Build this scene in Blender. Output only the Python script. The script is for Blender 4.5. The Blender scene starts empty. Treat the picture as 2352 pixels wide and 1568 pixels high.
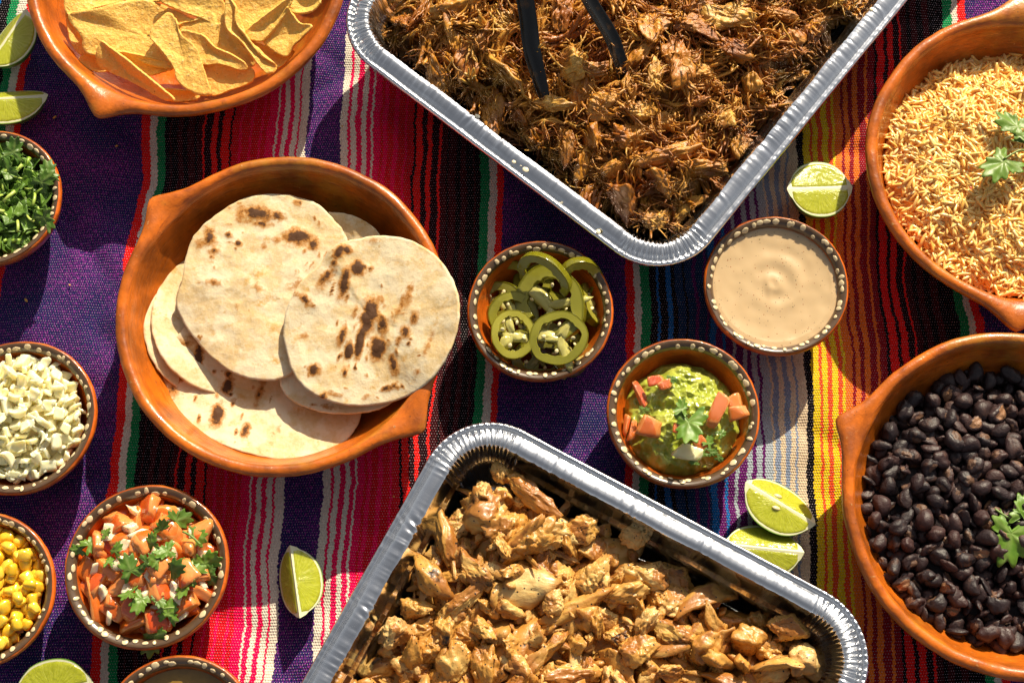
import bpy, bmesh, math, random
import numpy as np
from mathutils import Matrix, Vector, Euler

# ------------------------------------------------------------------ camera, sky, sun, exposure
sc = bpy.context.scene
TILT, DIST, LENS = math.radians(15.0), 1.126, 50.0
cam_d = bpy.data.cameras.new("camera"); cam_d.lens = LENS; cam_d.sensor_width = 36.0
cam_d.clip_start = 0.01; cam_d.clip_end = 100.0
cam = bpy.data.objects.new("camera", cam_d); sc.collection.objects.link(cam)
cam.location = (0, -DIST * math.sin(TILT), DIST * math.cos(TILT)); cam.rotation_euler = (TILT, 0, 0)
sc.camera = cam
SUN_EL, SUN_AZ = math.radians(34.0), math.radians(21.0)      # azimuth from +Y (picture top) towards +X
world = bpy.data.worlds.new("World"); sc.world = world; world.use_nodes = True
wn = world.node_tree; bg = wn.nodes["Background"]
sky = wn.nodes.new("ShaderNodeTexSky"); sky.sky_type = 'NISHITA'; sky.sun_disc = False
sky.sun_elevation = SUN_EL; sky.sun_rotation = SUN_AZ; sky.air_density = 1.0; sky.dust_density = 4.0; sky.ozone_density = 0.6
hs = wn.nodes.new("ShaderNodeHueSaturation"); hs.inputs["Saturation"].default_value = 0.3
wn.links.new(sky.outputs[0], hs.inputs["Color"]); wn.links.new(hs.outputs[0], bg.inputs[0]); bg.inputs[1].default_value = 0.066
sun_d = bpy.data.lights.new("sun", 'SUN'); sun_d.energy = 5.0; sun_d.angle = math.radians(0.53); sun_d.color = (1.0, 0.87, 0.64)
sun = bpy.data.objects.new("sun", sun_d); sc.collection.objects.link(sun)
to_sun = Vector((math.cos(SUN_EL) * math.sin(SUN_AZ), math.cos(SUN_EL) * math.cos(SUN_AZ), math.sin(SUN_EL)))
sun.rotation_euler = to_sun.to_track_quat('Z', 'Y').to_euler(); sun.location = to_sun * 3
sc.view_settings.view_transform = 'Standard'; sc.view_settings.look = 'None'; sc.view_settings.gamma = 1.0
sc.view_settings.exposure = 0.52
sc.render.engine = 'CYCLES'; cy = sc.cycles
cy.use_denoising = True; cy.max_bounces = 12; cy.diffuse_bounces = 9; cy.glossy_bounces = 5; cy.transmission_bounces = 4
cy.caustics_reflective = False; cy.caustics_refractive = False; cy.sample_clamp_indirect = 10.0

# ------------------------------------------------------------------ helpers
C = sc.collection
PI = math.pi
F_PX = LENS / 36.0 * 2352
CAMO = np.array([0, -DIST * math.sin(TILT), DIST * math.cos(TILT)])
def W(px, py, z=0.0):
    """point of the place at height z that the photograph (2352 px wide) shows at px, py"""
    x = (px - 1176) / F_PX; y = -(py - 784) / F_PX
    d = np.array([x, y * math.cos(TILT) + math.sin(TILT), y * math.sin(TILT) - math.cos(TILT)])
    return CAMO + d * ((z - CAMO[2]) / d[2])

def _h(ix, iy, iz, s):
    h = (ix * 374761393 + iy * 668265263 + iz * 2147483647 + s * 974634541) & 0xFFFFFFFF
    h = ((h ^ (h >> 13)) * 1274126177) & 0xFFFFFFFF
    return h ^ (h >> 16)
def noise(P, seed=0):
    P = np.asarray(P, float); i = np.floor(P).astype(np.int64); f = P - i
    u = f * f * f * (f * (f * 6 - 15) + 10); out = np.zeros(len(P))
    for dx in (0, 1):
        for dy in (0, 1):
            for dz in (0, 1):
                h = _h(i[:, 0] + dx, i[:, 1] + dy, i[:, 2] + dz, seed)
                g = (h[:, None] >> np.array([0, 8, 16])) & 255
                g = g / 127.5 - 1.0
                w = (u[:, 0] if dx else 1 - u[:, 0]) * (u[:, 1] if dy else 1 - u[:, 1]) * (u[:, 2] if dz else 1 - u[:, 2])
                out += w * (g[:, 0] * (f[:, 0] - dx) + g[:, 1] * (f[:, 1] - dy) + g[:, 2] * (f[:, 2] - dz))
    return out
def fbm(P, octv=4, seed=0, gain=0.5):
    P = np.asarray(P, float); a, o = 1.0, np.zeros(len(P))
    for k in range(octv):
        o += a * noise(P * 2 ** k, seed + k * 17); a *= gain
    return o
def xyz(x, y, z=0):
    x = np.asarray(x, float); return np.stack([x.ravel(), np.broadcast_to(y, x.shape).ravel(), np.broadcast_to(z, x.shape).ravel()], 1)

def fast_mesh(name, V, faces, mat=None, smooth=True, attrs=None):
    """faces: one array (n,k) or a list of such arrays"""
    me = bpy.data.meshes.new(name); V = np.asarray(V, np.float32)
    if isinstance(faces, np.ndarray): faces = [faces]
    faces = [np.asarray(f, np.int32) for f in faces if len(f)]
    me.vertices.add(len(V)); me.vertices.foreach_set("co", V.ravel())
    nl = sum(f.size for f in faces); nf = sum(len(f) for f in faces)
    me.loops.add(nl); me.polygons.add(nf)
    me.loops.foreach_set("vertex_index", np.concatenate([f.ravel() for f in faces]))
    tot = np.concatenate([np.full(len(f), f.shape[1], np.int32) for f in faces])
    st = np.concatenate([[0], np.cumsum(tot)[:-1]]).astype(np.int32)
    me.polygons.foreach_set("loop_start", st)
    me.polygons.foreach_set("use_smooth", np.full(nf, smooth))
    me.update(calc_edges=True)
    for k, a in (attrs or {}).items():
        at = me.attributes.new(k, 'FLOAT', 'POINT'); at.data.foreach_set("value", np.asarray(a, np.float32))
    if mat: me.materials.append(mat)
    me.validate(); return me
def obj(name, me, parent=None, loc=None, M=None):
    o = bpy.data.objects.new(name, me); C.objects.link(o)
    if parent is not None: o.parent = parent
    if loc is not None: o.location = loc
    if M is not None: o.matrix_local = M
    return o
def thing(name, label, cat, loc=(0, 0, 0), group=None, rotz=0.0):
    o = bpy.data.objects.new(name, None); C.objects.link(o); o.empty_display_size = 0.01
    o.location = loc; o.rotation_euler = (0, 0, rotz)
    return tag(o, label, cat, group)
def tag(o, label, cat, group=None):
    o["label"] = label; o["category"] = cat
    if group: o["group"] = group
    return o
def grid_faces(nu, nv, cu=False, cv=False):
    iu = np.arange(nu if cu else nu - 1); iv = np.arange(nv if cv else nv - 1)
    a, b = np.meshgrid(iu, iv, indexing='ij'); a = a.ravel(); b = b.ravel(); a2 = (a + 1) % nu; b2 = (b + 1) % nv
    return np.stack([a * nv + b, a2 * nv + b, a2 * nv + b2, a * nv + b2], 1)
def spline(P, n, closed=False):
    P = np.asarray(P, float); m = len(P)
    t = np.linspace(0, m if closed else m - 1, n, endpoint=not closed)
    i = np.floor(t).astype(int); f = (t - i)[:, None]
    if not closed: f = np.where((i >= m - 1)[:, None], 1.0, f); i = np.minimum(i, m - 2)
    g = (lambda k: P[k % m]) if closed else (lambda k: P[np.clip(k, 0, m - 1)])
    a, b, c, d = g(i - 1), g(i), g(i + 1), g(i + 2)
    return 0.5 * (2 * b + (c - a) * f + (2 * a - 5 * b + 4 * c - d) * f ** 2 + (3 * b - a - 3 * c + d) * f ** 3)
def vnormals(V, F):
    n = np.zeros_like(V); f = F[:, :3]
    fn = np.cross(V[f[:, 1]] - V[f[:, 0]], V[f[:, 2]] - V[f[:, 0]])
    for k in range(F.shape[1]): np.add.at(n, F[:, k], fn)
    return n / np.maximum(np.linalg.norm(n, axis=1, keepdims=True), 1e-12)
_ico = {}
def ico(s):
    if s not in _ico:
        bm = bmesh.new(); bmesh.ops.create_icosphere(bm, subdivisions=s, radius=1.0); bm.verts.ensure_lookup_table()
        _ico[s] = (np.array([v.co[:] for v in bm.verts]), np.array([[v.index for v in f.verts] for f in bm.faces])); bm.free()
    return _ico[s]
def tube(path, rad, ns=6, flat=1.0, twist=0.0):
    P = np.asarray(path, float); n = len(P); rad = np.broadcast_to(rad, n)
    T = np.gradient(P, axis=0); T /= np.maximum(np.linalg.norm(T, axis=1, keepdims=True), 1e-12)
    up = np.array([0.13, 0.21, 0.97]); S = np.cross(T, up); S /= np.maximum(np.linalg.norm(S, axis=1, keepdims=True), 1e-9); U = np.cross(S, T)
    th = np.linspace(0, 2 * PI, ns, endpoint=False)[None] + twist * np.linspace(0, 1, n)[:, None]
    V = P[:, None] + rad[:, None, None] * (np.cos(th)[..., None] * S[:, None] + flat * np.sin(th)[..., None] * U[:, None])
    V = np.concatenate([V.reshape(-1, 3), P[:1], P[-1:]])
    Fq = grid_faces(n, ns, False, True); k = np.arange(ns); k2 = (k + 1) % ns
    c0 = np.stack([np.full(ns, n * ns), k, k2], 1); c1 = np.stack([np.full(ns, n * ns + 1), (n - 1) * ns + k2, (n - 1) * ns + k], 1)
    return V, Fq[:, ::-1], np.concatenate([c0, c1])[:, ::-1]
def join(parts):
    """parts: list of (V, quads or None, tris or None) -> V, quads, tris"""
    V, Q, T, o = [], [], [], 0
    for v, q, t in parts:
        V.append(v)
        if q is not None and len(q): Q.append(q + o)
        if t is not None and len(t): T.append(t + o)
        o += len(v)
    return np.concatenate(V), (np.concatenate(Q) if Q else np.zeros((0, 4), int)), (np.concatenate(T) if T else np.zeros((0, 3), int))
def rot_rand(rng, tilt):
    a = rng.uniform(0, 2 * PI); b = rng.uniform(0, 2 * PI); t = rng.normal(0, tilt)
    return np.array(Matrix.Rotation(t, 3, Vector((math.cos(b), math.sin(b), 0))) @ Matrix.Rotation(a, 3, 'Z') @ Matrix.Rotation(rng.uniform(0, 2 * PI) if tilt > 0.9 else rng.normal(0, tilt), 3, 'X'))
def poisson(rng, n, inside, box, dmin, tries=40000):
    P = np.zeros((0, 2)); x0, x1, y0, y1 = box; cand = np.stack([rng.uniform(x0, x1, tries), rng.uniform(y0, y1, tries)], 1)
    cand = cand[inside(cand[:, 0], cand[:, 1])]; out = np.empty((n, 2)); k = 0
    for c in cand:
        if k == 0 or ((out[:k] - c) ** 2).sum(1).min() > dmin * dmin:
            out[k] = c; k += 1
            if k == n: break
    return out[:k]
class Proto:
    def __init__(s, name, V, F, mat, attrs=None):
        s.V = V; s.F = F if isinstance(F, list) else [F]; s.attrs = attrs or {}; s.mat = mat
        s.me = fast_mesh(name, V, s.F, mat, True, attrs)
def heap(root, part, protos, X, stuff_name, limit=300, low=None):
    """X: list of (proto index, location (world), 3x3 rotation, scale, prominence). The most prominent become parts, the rest one stuff part."""
    X = sorted(X, key=lambda t: -t[4]); base = np.array(root.location)
    for pi, loc, R, s, _ in X[:limit]:
        M = Matrix(np.vstack([np.hstack([R * s, (np.asarray(loc) - base)[:, None]]), [0, 0, 0, 1]]).tolist())
        obj(part, protos[pi].me, root, M=M)
    rest = [(low[pi % len(low)] if low else pi, *r) for pi, *r in X[limit:]]
    if rest:
        rng = np.random.default_rng(5); V, FS, A, RN, o = [], {}, {}, [], 0
        keys = sorted({k for p in protos for k in p.attrs})
        for pi, loc, R, s, _ in rest:
            p = protos[pi]; V.append(p.V @ (R * s).T + (np.asarray(loc) - base))
            for f in p.F: FS.setdefault(f.shape[1], []).append(f + o)
            for k in keys: A.setdefault(k, []).append(p.attrs.get(k, np.zeros(len(p.V))))
            RN.append(np.full(len(p.V), rng.uniform())); o += len(p.V)
        at = {k: np.concatenate(v) for k, v in A.items()}; at["rnd"] = np.concatenate(RN)
        me = fast_mesh(stuff_name, np.concatenate(V), [np.concatenate(f) for f in FS.values()], protos[0].mat, True, at)
        so = obj(stuff_name, me, root); so["kind"] = "stuff"

# ------------------------------------------------------------------ material helper
class G:
    def __init__(s, name):
        s.m = bpy.data.materials.new(name); s.m.use_nodes = True; s.t = s.m.node_tree
        s.b = s.t.nodes["Principled BSDF"]; s.out = s.t.nodes["Material Output"]
    def n(s, typ, props=None, **ins):
        nd = s.t.nodes.new("ShaderNode" + typ)
        for k, v in (props or {}).items(): setattr(nd, k, v)
        for k, v in ins.items():
            key = int(k[1:]) if k[0] == '_' and k[1:].isdigit() else k.replace('_', ' ')
            s.set(nd.inputs[key], v)
        return nd
    def set(s, sock, v):
        if isinstance(v, bpy.types.NodeSocket): s.t.links.new(v, sock)
        elif isinstance(v, tuple) and len(v) == 3 and sock.type == 'RGBA': sock.default_value = (*v, 1)
        else: sock.default_value = v
    def math(s, op, a, b=0.0, c=0.0): return s.n("Math", {"operation": op}, _0=a, _1=b, _2=c).outputs[0]
    def mix(s, f, a, b, mode='MIX'):
        nd = s.t.nodes.new("ShaderNodeMix"); nd.data_type = 'RGBA'; nd.blend_type = mode
        s.set(nd.inputs[0], f); s.set(nd.inputs[6], a); s.set(nd.inputs[7], b); return nd.outputs[2]
    def ramp(s, f, stops, interp='LINEAR'):
        nd = s.t.nodes.new("ShaderNodeValToRGB"); cr = nd.color_ramp; cr.interpolation = interp
        while len(cr.elements) < len(stops): cr.elements.new(0.5)
        for e, (p, c) in zip(cr.elements, stops):
            e.position = p; e.color = (c, c, c, 1) if isinstance(c, (int, float)) else (*c, 1)
        s.set(nd.inputs[0], f); return nd.outputs[0]
    def attr(s, name): return s.n("Attribute", {"attribute_name": name}).outputs["Fac"]
    def rnd(s):
        return s.math('FRACT', s.math('ADD', s.attr("rnd"), s.n("ObjectInfo").outputs["Random"]))
    def coord(s): return s.n("TexCoord").outputs["Object"]
    def noise(s, scale, detail=4.0, rough=0.55, vec=None, dist=0.0):
        return s.n("TexNoise", Vector=vec if vec is not None else s.coord(), Scale=scale, Detail=detail, Roughness=rough, Distortion=dist).outputs["Fac"]
    def bump(s, h, dist=0.001, strength=1.0):
        nd = s.n("Bump", Height=h, Distance=dist, Strength=strength); s.t.links.new(nd.outputs[0], s.b.inputs["Normal"]); return nd.outputs[0]
    def p(s, **kw):
        for k, v in kw.items(): s.set(s.b.inputs[k.replace('_', ' ')], v)
        return s
    def glow(s, color, fac):
        """let light through: part of the surface is translucent"""
        tr = s.n("BsdfTranslucent", Color=color).outputs[0]; mx = s.n("MixShader", _0=fac, _1=s.b.outputs[0], _2=tr).outputs[0]; s.t.links.new(mx, s.out.inputs[0])
    def jit(s, amount=37.0):
        """object coordinates shifted by the piece's own random number"""
        r = s.rnd(); c = s.n("CombineXYZ", X=s.math('MULTIPLY', r, amount), Y=s.math('MULTIPLY', r, amount * 1.7), Z=s.math('MULTIPLY', r, amount * 0.6)).outputs[0]
        return s.n("VectorMath", {"operation": 'ADD'}, _0=s.coord(), _1=c).outputs[0]

# ------------------------------------------------------------------ the cloth
K = 2352 / 2560
SLOPE = 0.0213
COL = dict(white=(.72, .66, .56), red=(.82, .012, .009), pink=(.82, .002, .085), crim=(.64, .006, .016), green=(.006, .24, .075), black=(.003, .0025, .003),
           mar=(.045, .004, .006), dkm=(.016, .002, .004), blue=(.006, .13, .42), nblue=(.006, .035, .11), pur=(.11, .008, .12), lblue=(.36, .42, .48), beige=(.66, .52, .36),
           bgrey=(.22, .28, .40), yel=(.76, .52, .012), rorg=(.76, .075, .014), org=(.78, .17, .018), dcr=(.26, .007, .013), MIX=(.9, 0, .9))
ST = []      # (u, colour) -> colour starts at u
def row(y, items):
    for x, c in items:
        p = W(x * K, y * K); ST.append((p[0] - SLOPE * p[1], c))
row(189, [(-420, 'beige'), (-395, 'black'), (-370, 'yel'), (-340, 'rorg'), (-330, 'yel'), (-300, 'org'), (-270, 'dcr'), (-240, 'org'), (-222, 'dcr'), (-200, 'black'), (-190, 'red'), (-165, 'dkm'), (-150, 'red'), (-130, 'mar'),
          (-100, 'nblue'), (-60, 'black'), (-40, 'blue'), (-25, 'black'), (0, 'green'), (21, 'white'), (40, 'red'), (60, 'MIX')])
row(369, [(346, 'red'), (364.5, 'white'), (382, 'green'), (404, 'black'), (418, 'mar'), (422, 'black'), (440, 'mar'), (452, 'black'), (465, 'mar'), (483, 'black'), (489.5, 'mar'), (502, 'red'), (508.5, 'dkm'), (526, 'red'), (539, 'dkm'),
          (551, 'red'), (571, 'black'), (576, 'crim'), (595, 'pink'), (602, 'crim'), (621, 'pink'), (628, 'crim'), (646, 'pink'), (654, 'crim'), (664, 'pink'), (685, 'white'), (690, 'pink'), (702, 'white'), (714, 'pink'), (725, 'white'), (738, 'pink'), (743, 'white'),
          (764, 'MIX'), (850, 'white')])
row(414, [(866, 'pink'), (872, 'white'), (885, 'pink'), (898, 'white'), (909.5, 'pink'), (921, 'white'), (926.5, 'pink'), (943.5, 'crim'), (951, 'pink'), (960.5, 'crim'), (977, 'pink'), (987, 'crim'), (1006, 'pink'), (1010.5, 'crim'), (1028.5, 'black'),
          (1035, 'red'), (1053, 'dkm'), (1066, 'red'), (1077.5, 'dkm'), (1095.5, 'red'), (1102, 'mar'), (1118, 'black'), (1123, 'mar'), (1142, 'black'), (1153, 'mar'), (1166, 'black'), (1184, 'mar'), (1189, 'black'), (1201, 'green'), (1220, 'white'), (1239, 'red'), (1257, 'MIX')])
row(709, [(1564, 'red'), (1582, 'white'), (1600, 'green'), (1621, 'black'), (1638, 'blue'), (1644, 'black'), (1663, 'blue'), (1677, 'black'), (1688, 'nblue'), (1708, 'black'), (1714, 'nblue'), (1735, 'pur'), (1741, 'nblue')])
row(1270, [(1769, 'pur'), (1775, 'nblue'), (1782, 'blue'), (1798, 'pur'), (1815, 'blue'), (1824, 'pur'), (1842, 'lblue')])
row(1185, [(1848, 'pur'), (1867, 'lblue'), (1880, 'pur'), (1891, 'lblue'), (1906, 'pur'), (1913, 'lblue'), (1933, 'beige'), (1938, 'bgrey'), (1951, 'beige'), (1964, 'bgrey'), (1977, 'beige'), (1990, 'bgrey'), (1996, 'beige'), (2019, 'black'), (2037, 'yel'), (2055, 'rorg'), (2062, 'yel'), (2076, 'rorg'), (2088, 'yel')])
row(872, [(2092, 'rorg'), (2104, 'yel'), (2111, 'org'), (2130, 'dcr'), (2137, 'org'), (2150, 'dcr'), (2161, 'org'), (2175, 'dcr'), (2193, 'org'), (2201, 'dcr'), (2219, 'black'), (2227, 'red'), (2249, 'dkm'), (2259, 'red'), (2272, 'dkm'),
          (2288, 'red'), (2296, 'mar'), (2313, 'black'), (2321.5, 'mar'), (2340, 'black'), (2355, 'mar'), (2372, 'black'), (2413, 'green'), (2434, 'white'), (2453.5, 'red'), (2473, 'MIX'),
          (2780, 'red'), (2800, 'white'), (2820, 'green'), (2840, 'black'), (2880, 'mar'), (2900, 'red'), (2950, 'crim'), (3000, 'pink'), (3040, 'white'), (3060, 'MIX')])
ST.sort(key=lambda t: t[0])

def cloth_material():
    g = G("woven cloth")
    uv = g.n("UVMap", {"uv_map": "weave"}).outputs[0]; sp = g.n("SeparateXYZ", Vector=uv); u, v = sp.outputs[0], sp.outputs[1]
    PU, PV = 0.0019, 0.0021                       # thread pitch across, row pitch
    # ragged stripe edges: each woven row reaches a little further or less far
    rowi = g.math('FLOOR', g.math('DIVIDE', v, PV * 2))
    wob = g.math('MULTIPLY', g.math('SUBTRACT', g.math('ABSOLUTE', g.math('SINE', g.math('MULTIPLY', v, PI / (PV * 1.9)))), 0.6), 0.0009)
    nz = g.n("TexNoise", {"noise_dimensions": '2D'}, Vector=uv, Scale=140.0, Detail=3.0).outputs["Fac"]
    uj = g.math('ADD', g.math('ADD', u, wob), g.math('MULTIPLY', g.math('SUBTRACT', nz, 0.5), 0.0028))
    col = None; lo, hi = ST[0][0] - 0.5, ST[-1][0] + 0.5; chunks = [ST[i:i + 28] for i in range(0, len(ST), 28)]
    for ci, ch in enumerate(chunks):
        a = ch[0][0]; b = (chunks[ci + 1][0][0] if ci + 1 < len(chunks) else ch[-1][0] + 0.2)
        f = g.n("MapRange", Value=uj, _1=a, _2=b, _3=0.0, _4=1.0).outputs[0]
        r = g.ramp(f, [((x - a) / (b - a), COL[c]) for x, c in ch], 'CONSTANT')
        col = r if col is None else g.mix(g.math('GREATER_THAN', uj, a), col, r)
    # the broad bands mix navy and purple yarn, thread by thread
    sep = g.n("SeparateColor", Color=col)
    ismix = g.math('MULTIPLY', g.math('GREATER_THAN', sep.outputs[0], 0.85), g.math('GREATER_THAN', sep.outputs[2], 0.85))
    st = g.n("VectorMath", {"operation": 'MULTIPLY'}, _0=uv, _1=(1.0, 0.28, 1.0)).outputs[0]
    yarn = g.n("TexNoise", {"noise_dimensions": '2D'}, Vector=st, Scale=1150.0, Detail=2.0, Roughness=0.7).outputs["Fac"]
    big = g.n("TexNoise", {"noise_dimensions": '2D'}, Vector=uv, Scale=22.0, Detail=3.0).outputs["Fac"]
    mixc = g.ramp(g.math('ADD', yarn, g.math('MULTIPLY', g.math('SUBTRACT', big, 0.5), 0.35)), [(0.38, (.008, .018, .10)), (0.52, (.038, .010, .11)), (0.62, (.12, .015, .17)), (0.74, (.26, .03, .26))])
    col = g.mix(ismix, col, mixc)
    # yarn to yarn tone, pale warp threads peeking through in staggered rows
    tone = g.math('MULTIPLY_ADD', yarn, 0.9, 0.55)
    col = g.mix(1.0, col, g.n("CombineColor", Red=tone, Green=tone, Blue=tone).outputs[0], 'MULTIPLY')
    r2 = g.math('FLOOR', g.math('DIVIDE', v, PV))
    uu = g.math('FRACT', g.math('ADD', g.math('DIVIDE', u, PU), g.math('MULTIPLY', r2, 0.5))); vv = g.math('FRACT', g.math('DIVIDE', v, PV))
    du = g.math('MULTIPLY', g.math('SUBTRACT', uu, 0.5), PU); dv = g.math('MULTIPLY', g.math('SUBTRACT', vv, 0.5), PV * 1.35)
    d = g.math('SQRT', g.math('ADD', g.math('MULTIPLY', du, du), g.math('MULTIPLY', dv, dv)))
    spot = g.n("MapRange", {"interpolation_type": 'SMOOTHSTEP'}, Value=d, _1=0.00026, _2=0.00046, _3=1.0, _4=0.0).outputs[0]
    dn = g.n("TexNoise", {"noise_dimensions": '2D'}, Vector=uv, Scale=420.0, Detail=1.0).outputs["Fac"]
    spot = g.math('MULTIPLY', spot, g.ramp(dn, [(0.36, 0.25), (0.58, 1.0)]))
    col = g.mix(g.math('MULTIPLY', spot, .8), col, (.54, .44, .50))
    g.p(Base_Color=col, Roughness=0.92, Specular_IOR_Level=0.06)
    hgt = g.math('ADD', g.math('MULTIPLY', g.math('ABSOLUTE', g.math('SINE', g.math('MULTIPLY', uu, PI))), g.math('ABSOLUTE', g.math('SINE', g.math('MULTIPLY', vv, PI)))), g.math('MULTIPLY', yarn, 0.8))
    g.bump(hgt, 0.0006, 0.8); return g.m

def make_cloth():
    nx, ny = 430, 350; X = np.linspace(-1.05, 1.05, nx); Y = np.linspace(-0.85, 1.0, ny); x, y = np.meshgrid(X, Y, indexing='ij')
    P = xyz(x / 0.06, y / 0.10); z = 0.0045 * fbm(P, 4, 3).reshape(x.shape) - 0.0030
    P2 = xyz(x / 0.014, y / 0.05); z += 0.0005 * noise(P2, 9).reshape(x.shape)
    z -= 0.0035 * np.exp(-(fbm(xyz(x / 0.16 + 3, y / 0.11), 2, 61) / 0.055) ** 2).reshape(x.shape)
    # the crease between the rice and the bean bowl: the cloth rides up and slips sideways there
    cy0 = W(2200, 735)[1]; a = W(2330, 735)[0]
    wx = 1 / (1 + np.exp(-(x - (a - 0.10)) / 0.022)); ridge = np.exp(-((y - cy0) / 0.006) ** 2) * wx; z += 0.004 * ridge
    shift = -0.0085 * wx / (1 + np.exp(-(y - cy0) / 0.006)) * np.exp(-np.clip(y - cy0 - 0.03, 0, None) / 0.10)
    wav = 0.0046 * fbm(xyz(x / 0.085, y / 0.050), 3, 21).reshape(x.shape)
    b2 = W(300, 440); wav += 0.006 * np.exp(-((x - b2[0]) / 0.05) ** 2 - ((y - b2[1] - .02) / 0.03) ** 2)*-0.6
    u = x - SLOPE * y - shift + wav; v = y + 0.004 * fbm(xyz(x / 0.09, y / 0.1), 2, 33).reshape(x.shape)
    V = np.stack([x, y, z], -1).reshape(-1, 3); F = grid_faces(nx, ny)
    me = fast_mesh("tablecloth", V, F, cloth_material())
    uvl = me.uv_layers.new(name="weave"); li = np.empty(len(me.loops), np.int32); me.loops.foreach_get("vertex_index", li)
    UV = np.stack([u.ravel(), v.ravel()], 1)[li].astype(np.float32); uvl.data.foreach_set("uv", UV.ravel())
    o = obj("tablecloth", me); o["kind"] = "structure"
    o["label"] = "woven striped tablecloth in purple, red, pink, white, green, blue, yellow and orange"
make_cloth()

# ------------------------------------------------------------------ clay bowls
def clay(name, base, dark, streak=1.0):
    g = G(name); co = g.coord()
    n1 = g.noise(28.0, 5.0, 0.6); n2 = g.noise(260.0, 4.0, 0.65)
    ring = g.n("VectorMath", {"operation": 'MULTIPLY'}, _0=co, _1=(1.0, 1.0, 9.0)).outputs[0]
    n3 = g.noise(70.0, 4.0, 0.6, ring)
    c = g.mix(g.ramp(n1, [(0.36, 0.0), (0.64, 1.0)]), tuple(b * 1.15 for b in base), tuple(b * 0.42 for b in base))
    c = g.mix(g.ramp(g.noise(11.0, 4.0, .7), [(0.56, 0.0), (0.66, .55)]), c, (base[0] * .8, base[1] * 1.6, base[2] * 2.4))
    c = g.mix(g.math('MULTIPLY', g.ramp(n3, [(0.52, 0.0), (0.72, 1.0)]), 0.55), c, dark)
    pit = g.ramp(n2, [(0.66, 0.0), (0.72, 1.0)]); c = g.mix(g.math('MULTIPLY', pit, 0.6), c, (.62, .36, .14))
    spk = g.noise(520.0, 2.0, 0.5); c = g.mix(g.math('MULTIPLY', g.ramp(spk, [(0.70, 0.0), (0.75, 1.0)]), 0.8), c, (.05, .02, .01))
    g.p(Base_Color=c, Roughness=g.math('MULTIPLY_ADD', n1, 0.35, 0.16), Specular_IOR_Level=0.4, Coat_Weight=0.35, Coat_Roughness=0.07)
    g.bump(g.math('ADD', g.math('ADD', n1, g.math('MULTIPLY', n3, 0.5)), g.math('MULTIPLY', n2, 0.25)), 0.0014, 0.75); return g.m
CLAY = clay("glazed terracotta", (.54, .126, .0075), (.15, .026, .003))
CLAY2 = clay("small bowl terracotta", (.58, .115, .008), (.16, .026, .003))
def band_material():
    g = G("brown painted band"); n = g.noise(180.0, 4.0)
    g.p(Base_Color=g.mix(n, (.05, .028, .015), (.13, .075, .04)), Roughness=0.3, Coat_Weight=0.4); return g.m
def dot_material():
    g = G("cream glaze dots"); n = g.noise(300.0, 3.0, 0.6, g.jit(3.0))
    g.p(Base_Color=g.mix(g.ramp(n, [(0.35, 0.0), (0.7, 1.0)]), (.74, .62, .40), (.52, .38, .2)), Roughness=0.3, Coat_Weight=0.4); return g.m
BAND, DOT = band_material(), dot_material()

def lathe(prof, nt, R, seed, wob=0.008, zs=1.0):
    n = len(prof); th = np.linspace(0, 2 * PI, nt, endpoint=False); T, r = np.meshgrid(th, prof[:, 0], indexing='ij'); _, z = np.meshgrid(th, prof[:, 1], indexing='ij')
    Pn = xyz(np.cos(T) * 1.3, np.sin(T) * 1.3, z * 8); k = 1 + wob * fbm(Pn, 3, seed).reshape(T.shape) * np.clip(r / R, 0, 1)
    zz = z * (1 + 0.03 * noise(xyz(np.cos(T) * .9, np.sin(T) * .9), seed + 5).reshape(T.shape)) + 0.0006 * noise(xyz(np.cos(T) * 9, np.sin(T) * 9, z * 200), seed + 8).reshape(T.shape)
    r2 = r * k + 0.0004 * noise(xyz(np.cos(T) * 14, np.sin(T) * 14, z * 250), seed + 3).reshape(T.shape) * (r > 0.01)
    return np.stack([r2 * np.cos(T), r2 * np.sin(T), zz], -1).reshape(-1, 3), grid_faces(nt, n, True, False)

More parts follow.
